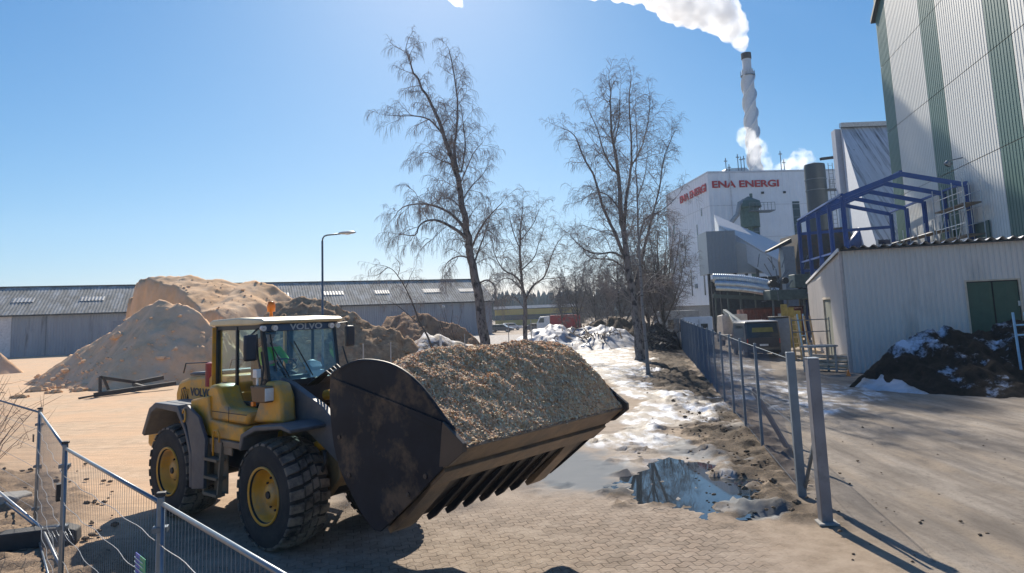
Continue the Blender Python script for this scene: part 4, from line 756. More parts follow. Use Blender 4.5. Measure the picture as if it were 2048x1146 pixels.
for s in (-1, 1):
    y0, y1 = (-BWd, -BWd + .035) if s < 0 else (BWd - .035, BWd)
    mb = MB(); xz(mb, side, y0, y1); sp = mb.build('side_plate', black_steel, bk_, bevel=.008)
    yo = -BWd - .022 if s < 0 else BWd
    mb = MB(); pts = [(5.93, 2.235), (6.24, 2.02), (6.24, 1.93), (6.0, 1.76), (5.86, 1.74)]
    xz(mb, pts, yo - .02, yo + .04); mb.build('corner_guard', M('guard_steel', (.07, .055, .045), .45, metal=.2), sp, bevel=.005)
    mb = MB(); xz(mb, [(3.84, 2.62), (3.86, 2.65), (4.96, 2.43), (5.90, 2.23), (5.90, 2.12), (5.6, 2.19), (4.96, 2.40)], yo + (.0 if s < 0 else .002), yo + .022); mb.build('stiffener', black_steel, sp, bevel=.004)
    # rolled edge along the arc
    pa = [(x, (-BWd + .018 if s < 0 else BWd - .018), z + .006) for x, z in side[3:27]]; MB().tube(pa, .026, 6).build('rim_bar', black_steel, sp, smooth=True)
inner = [(3.95, 2.74), (3.84, 2.5), (3.83, 2.1), (3.95, 1.66), (4.14, 1.38), (4.46, 1.05), (4.66, .91), (4.80, .90), (5.35, 1.33), (6.10, 1.92)]
def off(pl_, d):
    o_ = []
    for i, (x, z) in enumerate(pl_):
        a_, b_ = pl_[max(i - 1, 0)], pl_[min(i + 1, len(pl_) - 1)]; t = Vector((b_[0] - a_[0], b_[1] - a_[1])).normalized(); o_.append((x - t.y * d, z + t.x * d))
    return o_
mb = MB(); xz(mb, inner + off(inner, .03)[::-1], -BWd + .037, BWd - .037); mb.build('shell', M('bucket_under', (.035, .034, .036), .5, var=.4, scale=3, col2=(.14, .10, .065), amt=.38, scale2=1.2, stretch=(1, .3, 1)), bk_)
dirx = Vector((.75, 0, .59)).normalized(); nrm = Vector((.59, 0, -.75)).normalized()     # along the floor, and down out of it
def onfloor(t, y, d): p = Vector((4.80, 0, .90)) + dirx * t + nrm * d; p.y = y; return p
mb = MB(); mb.obox(onfloor(1.36, -BWd - .0, -.012), dirx * .37, (0, BWd * 2, 0), nrm * .045); mb.build('cutting_edge', brown_steel, bk_, bevel=.006)
mb = MB(); mb.obox(onfloor(1.02, -BWd + .04, .004), dirx * .30, (0, BWd * 2 - .08, 0), nrm * .06); mb.build('edge_backing', brown_steel, bk_, bevel=.006)
for k, y in enumerate([-1.45, -.95, -.62, -.29, .04, .37, .70, 1.2]):
    big = k in (0, 7); mb = MB(); mb.prism([(-.03, .01), (1.0, .01), (1.0, .03), (.75, .06), (.1, .10), (-.03, .08)], Vector((4.80, y - (.16 if big else .025), .90)), dirx, nrm, (0, .32 if big else .05, 0)); mb.build('wear_plate', brown_steel if big else black_steel, bk_, bevel=.006)
mb = MB()
for y in (-.7, -.1, .1, .7): xz(mb, [(3.55, .85), (3.75, .80), (4.1, 1.25), (3.88, 1.7), (3.5, 1.5)], y - .03, y + .03)
mb.build('bracket', black_steel, bk_)
mb = MB(); xz(mb, [(3.84, 2.52), (3.95, 2.75), (4.02, 2.78), (3.98, 2.70), (3.9, 2.5)], -BWd + .04, BWd - .04); mb.build('spill_guard', black_steel, bk_)
for s in (-1, 1):
    for (x, z) in ((5.02, 1.12), (5.3, 1.36), (5.6, 1.6), (4.2, 1.45), (4.0, 1.9)):
        mb = MB(); mb.lathe([(.03, 0), (.03, .018), (.004, .022)], (x, s * (BWd + .0), z), (0, s, 0), 8); mb.build('bolt', MATS['guard_steel'], bk_)
# chips spilt over the lip and caught on the guard
rs = random.Random(9); mb = MB()
for k in range(700):
    y = rs.uniform(-1.6, 1.66); t = rs.uniform(1.30, 1.76); p = onfloor(t, y, -.02 - .03 * (rs.random() if t < 1.6 else 0)); r = rs.uniform(.006, .02); mb.obox(p, (r * 1.8, rs.uniform(-1, 1) * r, 0), (rs.uniform(-1, 1) * r * .4, r * .6, 0), (0, 0, r * .4))
tag(mb.build('spilt_chips', M('spilt_chip', (.84, .55, .30), .8, var=.4, scale=30), bk_), kind='stuff')
# ---- chips in the bucket
CPW = M('wood_chips', (.80, .46, .24), .9, var=.22, scale=28, bump=1., bscale=30, col2=(.92, .66, .38), amt=.5, scale2=14, contrast=.12, spec=.2)
X, Y = np.meshgrid(np.linspace(3.93, 6.16, 230), np.linspace(-1.68, 1.68, 330))
cz = 2.93 + .03 * np.sin(Y * 2.1 + 1) - .20 * ss(-.7, -1.7, Y) - .0 * ss(1.15, 1.7, Y); cxx = 4.75 + .10 * np.sin(Y * 1.7) + .16 * Y * .5
zb_ = cz - .50 * np.maximum(cxx - X, 0) ** 1.15; t_ = np.clip((X - cxx) / (6.16 - cxx), 0, 1)
ex = 1.3 + .75 * ss(.2, 1.7, Y); zf = cz + (1.97 - cz) * (t_ ** ex * .86 + .14 * t_); Z = np.where(X < cxx, zb_, zf)
Z = Z + (1 - np.abs(2 * fbm(X + 3, Y * 1.2, .55, 4, 51) - 1) - .6) * .10 * (1 - t_ ** 3) + (fbm(X, Y, .12, 4, 52, .7) - .5) * .075 + (vnoise(X * 38, Y * 38, 55) - .5) * .012
Z = np.maximum(Z, 1.94)
chips = empty('wood_chip_load', LO, LA, 'heaped load of brown wood chips filling the black bucket', 'wood chips')
chips.scale = (LK,) * 3; grid_mesh('heap', X, Y, Z, CPW, smooth=True, parent=chips)
rs = np.random.RandomState(5); n = 42000; ii = rs.randint(0, X.shape[0], n); jj = rs.randint(0, X.shape[1], n); L_ = rs.uniform(.006, .022, n) * (1 + .8 * (rs.rand(n) > .93)); Wc = rs.uniform(.003, .009, n)
V = []; Fc = []
ang = rs.uniform(0, 6.28, n); tl = rs.uniform(-.7, .7, n)
cen = np.stack([X[ii, jj] + rs.uniform(-.005, .005, n), Y[ii, jj] + rs.uniform(-.005, .005, n), Z[ii, jj] + .006], -1)
du = np.stack([np.cos(ang) * np.cos(tl), np.sin(ang) * np.cos(tl), np.sin(tl) - .5 * np.cos(ang)], -1) * L_[:, None]; dv_ = np.stack([-np.sin(ang), np.cos(ang), rs.uniform(-.6, .6, n)], -1) * Wc[:, None]
q = np.stack([cen - du - dv_, cen + du - dv_, cen + du + dv_, cen - du + dv_], 1).reshape(-1, 3)
def quads(name, q, mats, parent, mi=None):
    n = len(q) // 4; me = bpy.data.meshes.new(name); me.vertices.add(len(q)); me.vertices.foreach_set('co', q.ravel()); me.loops.add(4 * n); me.loops.foreach_set('vertex_index', np.arange(4 * n)); me.polygons.add(n); me.polygons.foreach_set('loop_start', np.arange(n) * 4); me.polygons.foreach_set('loop_total', np.full(n, 4)); me.update(calc_edges=True)
    for m_ in mats: me.materials.append(m_)
    if mi is not None: me.polygons.foreach_set('material_index', mi)
    o = bpy.data.objects.new(name, me); COL.objects.link(o); o.parent = parent; return o
o = quads('loose_chips', q, [M('chip_tan', (.86, .52, .30), .8, var=.25), M('chip_pale', (.95, .74, .46), .8, var=.15), M('chip_dark', (.40, .19, .08), .8, var=.3)], chips, rs.choice(3, n, p=[.52, .38, .10])); o['kind'] = 'stuff'

# ---- driver
def skin_body(name, verts, edges, radii, mat, parent):
    me = bpy.data.meshes.new(name); me.from_pydata(verts, edges, []); o = bpy.data.objects.new(name, me); COL.objects.link(o); o.parent = parent
    md = o.modifiers.new('skin', 'SKIN'); me.skin_vertices[0].data[0].use_root = True
    for i, r in enumerate(radii): me.skin_vertices[0].data[i].radius = (r, r) if not hasattr(r, '__len__') else r
    s = o.modifiers.new('sub', 'SUBSURF'); s.levels = 1; s.render_levels = 2; me.materials.append(mat); md.use_smooth_shade = True; return o
drv = empty('person', LO, LA, 'driver in a bright green vest seated inside the loader cab', 'person')
drv.scale = (LK,) * 3; skinm = M('skin', (.50, .30, .21), .6, var=.05); vs = []; es = []; rr = []
def chain(ps, rs_, start=None):
    prev = start
    for p, r in zip(ps, rs_):
        vs.append(p); rr.append(r)
        if prev is not None: es.append((prev, len(vs) - 1))
        prev = len(vs) - 1
    return prev
pel = chain([(-.58, 0, 2.42)], [(.13, .16)]); sp1 = chain([(-.60, 0, 2.60), (-.60, 0, 2.78), (-.58, 0, 2.92)], [(.12, .15), (.12, .16), (.10, .14)], pel); nk = chain([(-.56, 0, 3.0), (-.53, 0, 3.06), (-.51, 0, 3.13), (-.51, 0, 3.22)], [.055, .055, (.085, .075), (.08, .07)], sp1)
for s in (-1, 1):
    chain([(-.45, s * .1, 2.40), (-.15, s * .14, 2.45), (0.05, s * .15, 2.40), (.10, s * .15, 2.05), (.22, s * .15, 2.0)], [.085, .075, .06, .045, .045], pel)
    wr = chain([(-.56, s * .20, 2.87), (-.42, s * .26, 2.70), (-.34, s * .26, 2.62), (-.16, s * .20, 2.66), (-.06, s * .17, 2.68), (.0, s * .165, 2.685)], [.065, .05, .045, .036, .026, (.026, .036)], sp1)
body = skin_body('body', vs, es, rr, skinm, drv)
mb = MB()
for s in (-1, 1):
    for k in range(4):
        y = s * (.145 + .014 * k); mb.tube([(.01, y, 2.69), (.05 + .004 * k, y, 2.705), (.075, y, 2.68), (.07, y, 2.655)], [.009, .009, .008, .007], 6)
    mb.tube([(-.02, s * .14, 2.68), (.02, s * .125, 2.665), (.05, s * .128, 2.65)], [.011, .010, .008], 6)
mb.build('hands', skinm, drv, smooth=True)
mb = MB(); mb.blob((-.425, 0, 3.15), (.02, .013, .022), 1, 0); mb.blob((-.51, .078, 3.16), (.02, .012, .03), 1, 0); mb.blob((-.51, -.078, 3.16), (.02, .012, .03), 1, 0); mb.build('face', skinm, drv, smooth=True)
mb = MB(); mb.blob((-.438, .03, 3.175), (.01, .012, .008), 1, 0); mb.blob((-.438, -.03, 3.175), (.01, .012, .008), 1, 0); mb.box((-.432, 0, 3.105), (.006, .05, .008)); mb.build('eyes', dark, drv)
mb = MB(); mb.lathe([(.094, 3.17), (.100, 3.22), (.085, 3.275), (.04, 3.30), (.005, 3.305)], (-.52, 0, 0), (0, 0, 1), 16); mb.box((-.42, 0, 3.19), (.12, .13, .012)); mb.build('cap', dark, drv, smooth=True)
vest = M('vest_green', (.16, .62, .06), .7)
k0 = len(vs); vs, es, rr = [], [], []
a0 = chain([(-.58, 0, 2.46), (-.60, 0, 2.62), (-.60, 0, 2.78), (-.585, 0, 2.90), (-.57, 0, 2.95)], [(.145, .17), (.135, .165), (.13, .175), (.115, .17), (.08, .10)])
for s in (-1, 1): chain([(-.56, s * .20, 2.87), (-.45, s * .25, 2.73), (-.35, s * .265, 2.64), (-.20, s * .215, 2.65)], [.078, .065, .056, .046], 3)
skin_body('vest', vs, es, rr, vest, drv)
vs, es, rr = [], [], []; chain([(-.58, 0, 2.42)], [(.14, .17)])
for s in (-1, 1): chain([(-.45, s * .1, 2.41), (-.15, s * .14, 2.46), (0.06, s * .15, 2.41), (.10, s * .15, 2.06)], [.10, .085, .072, .06], 0)
skin_body('trousers', vs, es, rr, M('trousers_navy', (.03, .04, .07), .8), drv)

# ================= TREES
bk_b = M('birch_bark', (.20, .18, .17), .85, var=.25, scale=5, bump=.5, bscale=9, col2=(.045, .04, .04), amt=.46, scale2=3.2, stretch=(1.5, 1.5, .8), contrast=.05)
bk_w = M('birch_white', (.24, .225, .215), .8, var=.15, scale=5, bump=.3, col2=(.06, .055, .05), amt=.40, scale2=5, stretch=(.7, .7, 1.8), contrast=.05)
bk_d = M('dark_bark', (.085, .072, .065), .9, var=.35, scale=6, bump=.5, bscale=9)
twig = M('twig', (.26, .225, .21), .9, var=.3)
twig2 = M('twig_grey', (.15, .135, .13), .9, var=.3)
def tree(name, loc, limbs, label, bark=None, tw=None, seed=1, n1=9, n2=7, n3=6, l1=2.2, droop=1.0, tr=.010, density=1., cat='tree', taper=True, lean=.0, side=6):
    rnd = random.Random(seed); t = empty(name, loc, 0, label, cat); L_ = Vector(loc); mt = MB(); V = []; F = []
    def tw_tube(pts, r0, r1, n=3):
        o = len(V); k = len(pts)
        for i, p in enumerate(pts):
            d = (pts[min(i + 1, k - 1)] - pts[max(i - 1, 0)]); a = d.orthogonal(); a.normalize(); b = d.cross(a); b.normalize(); r = r0 + (r1 - r0) * i / (k - 1)
            for j in range(n):
                c = 2 * math.pi * j / n; V.append(tuple(p + (a * math.cos(c) + b * math.sin(c)) * r))
        for i in range(k - 1):
            for j in range(n): F.append((o + i * n + j, o + i * n + (j + 1) % n, o + (i + 1) * n + (j + 1) % n, o + (i + 1) * n + j))
    def rv(): return Vector((rnd.gauss(0, 1), rnd.gauss(0, 1), rnd.gauss(0, 1))).normalized()
    def twigs(p, d, ln, lev, r):
        k = 5 if lev > 1 else 6; pts = [p.copy()]; q = p.copy(); dd = d.normalized(); st = ln / k
        for i in range(k):
            dd = (dd + rv() * (.22 if lev < 3 else .12) + Vector((0, 0, -1)) * droop * (.03, .10, .20, .42)[min(lev, 3)] * (i + 1) / k * 2 + Vector((0, 0, .10 if lev < 2 else 0))).normalized(); q = q + dd * st; pts.append(q.copy())
        r1 = max(tr * .5, r * .45); tw_tube(pts, r, r1, 4 if lev <= 1 else 3)
        if lev >= 3: return
        cnt = (0, n2, n3)[lev]
        for i in range(cnt):
            u = (i + rnd.random()) / cnt * .85 + .15; a = u * k; j = min(int(a), k - 1); b = pts[j].lerp(pts[j + 1], a - j); tdir = (pts[j + 1] - pts[j]).normalized()
            side_ = tdir.cross(rv()).normalized(); nd = (tdir * .75 + side_ * (.75 if lev == 1 else .7)).normalized()
            twigs(b, nd, ln * (.58 if lev == 1 else .62) * rnd.uniform(.6, 1.15) * (1.25 - .5 * u) * (1.0 + .45 * droop * (lev == 2)), lev + 1, max(tr, r * .55))
    for li, lb in enumerate(limbs):
        pts, r0, r1 = lb[0], lb[1], lb[2]; pts = [Vector(p) - L_ for p in pts]
        # smooth and jitter
        fine_ = []; n = len(pts)
        for i in range(n - 1):
            for s_ in range(4):
                u = s_ / 4; p0, p1, p2, p3 = pts[max(i - 1, 0)], pts[i], pts[i + 1], pts[min(i + 2, n - 1)]
                fine_.append(.5 * ((2 * p1) + (p2 - p0) * u + (2 * p0 - 5 * p1 + 4 * p2 - p3) * u * u + (3 * p1 - p0 - 3 * p2 + p3) * u ** 3))
        fine_.append(pts[-1]); K = len(fine_)
        fine_ = [p + (Vector((rnd.gauss(0, 1), rnd.gauss(0, 1), 0)) * r0 * .12 if 0 < i < K - 1 else Vector()) for i, p in enumerate(fine_)]
        rs_ = [r0 + (r1 - r0) * (i / (K - 1)) ** .8 for i in range(K)]
        if li == 0: rs_[0] *= 1.35; rs_[1] *= 1.1
        mt.tube(fine_, rs_, side if li else 10)
        seg = [(fine_[i + 1] - fine_[i]).length for i in range(K - 1)]; tot = sum(seg); free = lb[3] if len(lb) > 3 else .0; cnt = int(n1 * tot * density / 4.)
        for c in range(cnt):
            u = free + (1 - free) * (c + rnd.random()) / cnt; a = u * tot; i = 0
            while i < K - 2 and a > seg[i]: a -= seg[i]; i += 1
            b = fine_[i].lerp(fine_[i + 1], min(1, a / seg[i])); td = (fine_[i + 1] - fine_[i]).normalized(); sd_ = td.cross(rv()).normalized()
            d = (td * rnd.uniform(.5, 1.0) + sd_ * .8).normalized(); ll_ = l1 * rnd.uniform(.5, 1.2) * (1 - .45 * u); rr_ = min(rs_[i] * .5, .010 + .011 * ll_)
            twigs(b, d, ll_, 1, rr_)
        twigs(fine_[-1], (fine_[-1] - fine_[-2]), l1 * .6, 1, rs_[-1] * .8)
    mt.build('trunk', bark or bk_b, t, smooth=True)
    me = bpy.data.meshes.new('crown'); me.from_pydata(V, [], F); me.materials.append(tw or twig); o = bpy.data.objects.new('crown', me); COL.objects.link(o); o.parent = t; return t
def pl3(px, Y, dy=0., jit=0.): return [P(a, b, Y + dy * i) for i, (a, b) in enumerate(px)]
def lb(px, Y, r0, r1, dy=0., free=0.): return (pl3(px, Y, dy), r0, r1, free)
Y1 = 42.
b0 = G(968, 741); Y1 = b0.y
tree('birch_tree', b0, [
    lb([(974, 745), (968, 680), (958, 600), (948, 545), (938, 490), (928, 430), (918, 370), (905, 320), (888, 270), (868, 220), (845, 180), (825, 135), (812, 95)], Y1, .36, .03, 0, .3),
    lb([(916, 345), (908, 300), (914, 250), (915, 200), (908, 150), (898, 100)], Y1, .12, .025, .25),
    lb([(922, 345), (930, 300), (928, 260), (922, 215)], Y1, .06, .02, -.3),
    lb([(885, 268), (860, 240), (830, 232), (800, 232), (775, 230)], Y1, .07, .015, -.3),
    lb([(933, 462), (905, 430), (870, 412), (835, 408), (805, 415), (790, 432)], Y1, .11, .02, .3, .15),
    lb([(936, 478), (905, 455), (870, 440), (842, 448), (830, 470), (800, 468)], Y1, .12, .02, -.5, .2),
    lb([(928, 425), (905, 400), (882, 398), (860, 410)], Y1, .05, .015, .6),
    lb([(941, 500), (962, 455), (985, 425), (1005, 405)], Y1, .09, .02, -.5),
    lb([(945, 535), (965, 480), (978, 440)], Y1, .08, .02, .5),
    lb([(946, 520), (920, 512), (895, 525), (885, 548)], Y1, .07, .015, .3, .2),
    lb([(925, 400), (945, 370), (965, 350), (975, 330)], Y1, .06, .015, .3), lb([(920, 370), (945, 310), (965, 285)], Y1, .05, .015, -.5),
    lb([(908, 330), (880, 320), (855, 305), (838, 310)], Y1, .05, .015, .4), lb([(952, 570), (975, 560), (990, 575), (985, 600)], Y1, .07, .02, -.3)],
    'tallest birch, leaning left with forked drooping crown, left of the snow path', seed=4, n1=10, n2=7, n3=7, l1=2.1, droop=1.25, tr=.0062)
b0 = G(1049, 716); Y2 = b0.y
tree('birch_tree', b0, [
    lb([(1049, 718), (1050, 660), (1050, 600), (1044, 560), (1040, 510), (1041, 460), (1046, 410)], Y2, .22, .03, 0, .35),
    lb([(1052, 598), (1066, 572), (1090, 552), (1100, 520), (1112, 490), (1128, 470)], Y2, .11, .02, .3, .1),
    lb([(1046, 570), (1030, 552), (1008, 540), (992, 515), (985, 490)], Y2, .10, .02, -.3, .1), lb([(1048, 585), (1025, 560), (1005, 558), (990, 575)], Y2, .06, .02, .4),
    lb([(1041, 500), (1025, 460), (1018, 425)], Y2, .05, .02, .3), lb([(1042, 480), (1065, 450), (1078, 420)], Y2, .05, .02, -.3), lb([(1050, 620), (1030, 595), (1005, 590)], Y2, .05, .015, .2), lb([(1043, 540), (1068, 515), (1078, 485), (1090, 450)], Y2, .06, .02, .3)],
    'smaller dark birch between the leaning birch and the snow path', seed=9, n1=10, n2=6, n3=6, l1=2.3, droop=.75, tr=.0068)
b0 = G(1281, 722); Y3 = b0.y
tree('birch_tree', b0, [
    lb([(1281, 724), (1276, 660), (1268, 600), (1256, 530), (1246, 460), (1240, 400), (1236, 340), (1226, 280), (1222, 220), (1218, 160)], Y3, .34, .03, 0, .4),
    lb([(1258, 540), (1236, 480), (1208, 420), (1190, 360), (1165, 310), (1148, 270), (1122, 255)], Y3, .14, .02, .4, .1),
    lb([(1248, 470), (1252, 400), (1262, 340), (1262, 270), (1258, 200), (1262, 160)], Y3, .13, .02, -.4), lb([(1236, 350), (1210, 310), (1195, 260), (1180, 225)], Y3, .07, .02, -.4),
    lb([(1264, 590), (1282, 520), (1300, 450), (1318, 380), (1330, 310), (1350, 262)], Y3, .13, .02, .5, .1), lb([(1254, 520), (1226, 505), (1196, 508), (1168, 498), (1140, 470)], Y3, .09, .02, -.5, .2),
    lb([(1258, 545), (1225, 520), (1180, 515), (1162, 490)], Y3, .07, .02, .5), lb([(1275, 500), (1290, 440), (1325, 420), (1352, 395)], Y3, .07, .02, -.4), lb([(1240, 420), (1215, 390), (1190, 385), (1165, 400)], Y3, .06, .02, .4),
    lb([(1264, 330), (1285, 290), (1298, 230), (1300, 190)], Y3, .06, .02, .3), lb([(1228, 290), (1238, 240), (1240, 180)], Y3, .05, .02, -.3), lb([(1270, 610), (1240, 570), (1215, 550), (1195, 555)], Y3, .06, .02, .3), lb([(1268, 600), (1300, 560), (1330, 530), (1345, 490)], Y3, .07, .02, .3)],
    'tall wide-crowned birch with dark trunk right of the snow path', bark=bk_b, seed=14, n1=10, n2=7, n3=6, l1=2.3, droop=.7, tr=.0066)
b0 = G(1297, 752); Y4 = b0.y
tree('birch_tree', b0, [
    lb([(1297, 754), (1292, 690), (1285, 620), (1281, 550), (1277, 480), (1275, 410), (1272, 340), (1274, 280), (1270, 220)], Y4, .11, .015, 0, .45),
    lb([(1277, 480), (1298, 440), (1318, 400), (1335, 385)], Y4, .05, .012, .2), lb([(1280, 540), (1262, 500), (1250, 450)], Y4, .04, .012, .2), lb([(1274, 400), (1290, 350), (1296, 300)], Y4, .04, .012, .2)],
    'slim white-stemmed birch standing in front of the wide-crowned birch', bark=bk_w, seed=21, n1=7, n2=5, n3=4, l1=1.5, droop=.8, tr=.007)
b0 = G(835, 760); Y5 = 47.
tree('sapling_tree', P(868, 712, Y5), [
    lb([(870, 720), (858, 680), (838, 640), (818, 590), (798, 555), (778, 535), (745, 528)], Y5, .085, .012, 0, .3), lb([(812, 575), (822, 550), (830, 535)], Y5, .03, .01), lb([(795, 553), (800, 530), (790, 515)], Y5, .03, .01), lb([(845, 655), (812, 625), (785, 605), (765, 600)], Y5, .035, .01, .2), lb([(775, 535), (755, 550), (735, 552)], Y5, .03, .01)],
    'thin leaning sapling with arched top in front of the barn and bark heap', bark=bk_d, seed=31, n1=9, n2=4, n3=4, l1=1.5, droop=1.3, tr=.006)
# background clump: three patterns, copied
def bush_limbs(px, py, Y, top, sprd, rnd, r=.15, n=5):
    base = G(px, py) if Y is None else Vector((P(px, py, Y).x, Y, 0)); h = top; L_ = []
    x0 = base; L_.append(([x0, x0 + Vector((.1, 0, h * .3)), x0 + Vector((-.1, .1, h * .6)), x0 + Vector((.05, 0, h * .92))], r, .02, .1))
    for i in range(n):
        a = rnd.random() * 6.28; s = sprd * rnd.uniform(.5, 1); z = h * rnd.uniform(.08, .45); e = Vector((math.cos(a), math.sin(a), 0))
        L_.append(([x0 + Vector((0, 0, z)), x0 + e * s * .45 + Vector((0, 0, z + h * .2)), x0 + e * s * .8 + Vector((0, 0, z + h * .42)), x0 + e * s + Vector((0, 0, min(h * .98, z + h * .6)))], r * .5, .015, .0))
    return base, L_
rnd = random.Random(3)
base, L_ = bush_limbs(1325, 640, 56, 10.5, 2.6, rnd, .16, 11); tree('bare_tree', base, L_, 'dense dark bare tree hugging the twin birches beside the fence', bark=bk_d, tw=twig2, seed=40, n1=9, n2=5, n3=4, l1=2.0, droop=.35, tr=.012)
base, L_ = bush_limbs(1296, 640, 62, 8.2, 3.0, rnd, .16, 10); tree('bare_tree', base, L_, 'dense dark bare tree right behind the wide-crowned birch trunk', bark=bk_d, tw=twig2, seed=41, n1=9, n2=5, n3=4, l1=2.0, droop=.35, tr=.013)
base, L_ = bush_limbs(1240, 640, 80, 9.0, 3.4, rnd, .16, 9); pr1 = tree('bare_tree', base, L_, 'round bare tree left of the wide-crowned birch trunk, behind the dirt heap', bark=bk_d, tw=twig2, seed=42, n1=9, n2=5, n3=4, l1=2.2, droop=.35, tr=.017)
base, L_ = bush_limbs(1155, 640, 95, 9.5, 2.8, rnd, .14, 7); pr2 = tree('bare_tree', base, L_, 'slender bare tree in line with the red container', bark=bk_d, tw=twig2, seed=43, n1=8, n2=5, n3=4, l1=2.2, droop=.5, tr=.018)
def put(src, px, Y, s, label, rz):
    c = copy_tree(src); c.location = (P(px, 610, Y).x, Y, 0); c.scale = (s, s, s); c.rotation_euler = (0, 0, rz); c['label'] = label; return c
for a in [(pr1, 1190, 100, 1.05, 'broad bare tree behind the middle of the snow bank', 2.0), (pr2, 1122, 105, .85, 'low thin bare tree standing just right of the smaller dark birch', 1.0), (pr1, 1345, 92, 1.0, 'bare tree against the left corner of the plant building', 4.0),
          (pr2, 1215, 88, 1.0, 'thin bare tree between two round ones behind the dirt heap', 3.0), (pr2, 1280, 110, 1.25, 'tall bare tree far behind the twin birches', 5.0), (pr1, 1160, 140, 1.0, 'pale far bare tree on the edge of the car park', .6)]: put(*a)
base, L_ = bush_limbs(905, 640, 60, 4.2, 1.6, rnd, .04, 6); tree('bare_shrub', base, L_, 'thin bare shrub growing beside the low bark heap', bark=bk_d, tw=twig, seed=47, n1=5, n2=4, n3=3, l1=1.0, droop=.5, tr=.008, cat='shrub')
# bare bush at the left edge
bb = G(-45, 985); mb = MB(); rnd = random.Random(8)
for i in range(34):
    a = rnd.uniform(0, 6.28); e = Vector((math.cos(a), math.sin(a), 0)); h = rnd.uniform(1.0, 2.5); s = rnd.uniform(.3, 1.5); p = [e * .1 + Vector((0, 0, -.05)), e * s * .3 + Vector((0, 0, h * .5)), e * s * .7 + Vector((0, 0, h * .85)), e * s * 1.1 + Vector((0, 0, h))]
    mb.tube(p, [.011, .008, .006, .003], 4)
    for k in range(4): q = p[1].lerp(p[3], rnd.random()); d = Vector((rnd.gauss(0, 1), rnd.gauss(0, 1), rnd.uniform(0, 1.5))).normalized() * rnd.uniform(.25, .7); mb.tube([q, q + d * .5, q + d + Vector((0, 0, .03))], [.005, .004, .002], 3)
tag(mb.build('bare_bush', M('bush_twig', (.17, .11, .08), .9), loc=bb, smooth=True), 'leafless twiggy bush behind the mesh fence at the left edge', 'bush')

# ================= FENCES
galv = M('fence_tube', (.20, .235, .27), .42, metal=.65, var=.15, scale=8)
wirem = M('fence_wire', (.22, .24, .26), .45, metal=.5)
tops = [G(-200, 742, 2.), G(80, 825, 2.), G(131, 897, 2.), G(322, 1006, 2.), G(560, 1146, 2.) + (G(560, 1146, 2.) - G(322, 1006, 2.)) * .55]
labs = ['mesh fence panel at the far left edge, behind the twiggy bush', 'short turned mesh fence panel between the two left posts', 'mesh fence panel with a blue and green sign, left of the front wheel', 'nearest mesh fence panel running out of the bottom of the photo']
for i in range(4):
    a, b = tops[i].copy(), tops[i + 1].copy(); d = (b - a); d.z = 0; ln = d.length; an = math.atan2(d.y, d.x)
    pn = empty('mesh_panel_fence', (a.x, a.y, 0), an, labs[i], 'fence panel', 'temporary mesh fence panels round the yard'); g0, g1 = .06, ln - .06
    if i == 3: g1 = ln
    mb = MB(); mb.tube([(g0, 0, 2.), (g1, 0, 2.)], .018, 8); mb.tube([(g0, 0, .12), (g1, 0, .12)], .016, 8); mb.tube([(g0, 0, .06), (g0, 0, 2.)], .016, 8); mb.tube([(g1, 0, .06), (g1, 0, 2.)], .016, 8); mb.build('frame', galv, pn, smooth=True)
    mb = MB(); st = .075
    for k in range(1, int((g1 - g0) / st) + 1):
        x = g0 + k * st; mb.tube([(x, .004, .13), (x, .004, 1.98)], .0017, 3, False)
    mb.build('mesh_wires', wirem, pn)
    for k, z in enumerate((.38, .72, 1.06, 1.40, 1.72)):
        mb = MB(); pts = [(g0 + (g1 - g0) * t / 24, -.012 + .012 * math.sin(t * 1.1 + k), z + (.018 if i > 1 else .006) * math.sin(t / 24 * math.pi * (2 + k % 2) + k) - (.03 * math.sin(t / 24 * math.pi))) for t in range(25)]; mb.tube(pts, .0034, 4, False); mb.build('cross_wire', M('fence_wire_bright', (.28, .30, .32), .45, metal=.5), pn)
    if i == 2:
        sx_ = g1 - .42; mb = MB(); mb.box((sx_, -.03, 1.42), (.13, .006, .19)); sg = mb.build('sign_blue', M('sign_blue', (.02, .07, .42), .5), pn)
        mb = MB(); mb.box((sx_ + .14, -.03, 1.42), (.15, .006, .19)); mb.build('sign_green', M('sign_green', (.01, .30, .15), .5), pn)
        mb = MB()
        for z in (1.36, 1.40, 1.44, 1.475): mb.box((sx_ + .04, -.036, z), (.24, .004, .008))
        mb.build('sign_lines', M('sign_print', (.45, .62, .62), .5), pn)
    if i == 0: MB().box((g1 - .18, -.03, 1.55), (.11, .006, .13)).build('sign_plate', dark, pn)
    if i == 1: MB().box((g1 - .25, -.03, 1.45), (.12, .05, .2)).build('coupler', dark, pn)
for i, lab in ((1, 'fence post left of the others, near the twiggy bush'), (2, 'tall square fence post by the concrete foot'), (3, 'nearest fence post beside the blue and green sign')):
    t = tops[i]; po = empty('fence_post', (t.x, t.y, 0), .3, lab, 'post', 'posts of the temporary fence'); MB().box((0, 0, 1.02), (.05, .05, 2.06)).build('post', galv, po, bevel=.006)
    MB().box((0, 0, 2.07), (.07, .07, .03)).build('cap', dark, po, bevel=.006)
    for z in (.4, 1.1, 1.8): MB().box((0, 0, z), (.11, .075, .04)).build('clamp', steel_d, po)
fb = G(68, 1098); mb = MB(); mb.prism([(-.62, 0), (.62, 0), (.60, .19), (.42, .26), (-.42, .26), (-.60, .19)], (0, -.16, .02), (1, 0, 0), (0, 0, 1), (0, .32, 0)); o = mb.build('ballast_block', M('foot_black', (.035, .035, .037), .75, var=.3, bump=.4), loc=fb + Vector((0, 0, .03)), bevel=.02); o.rotation_euler = (0, 0, .35); tag(o, 'dark moulded ballast block lying at the base of the left fence posts', 'ballast block')
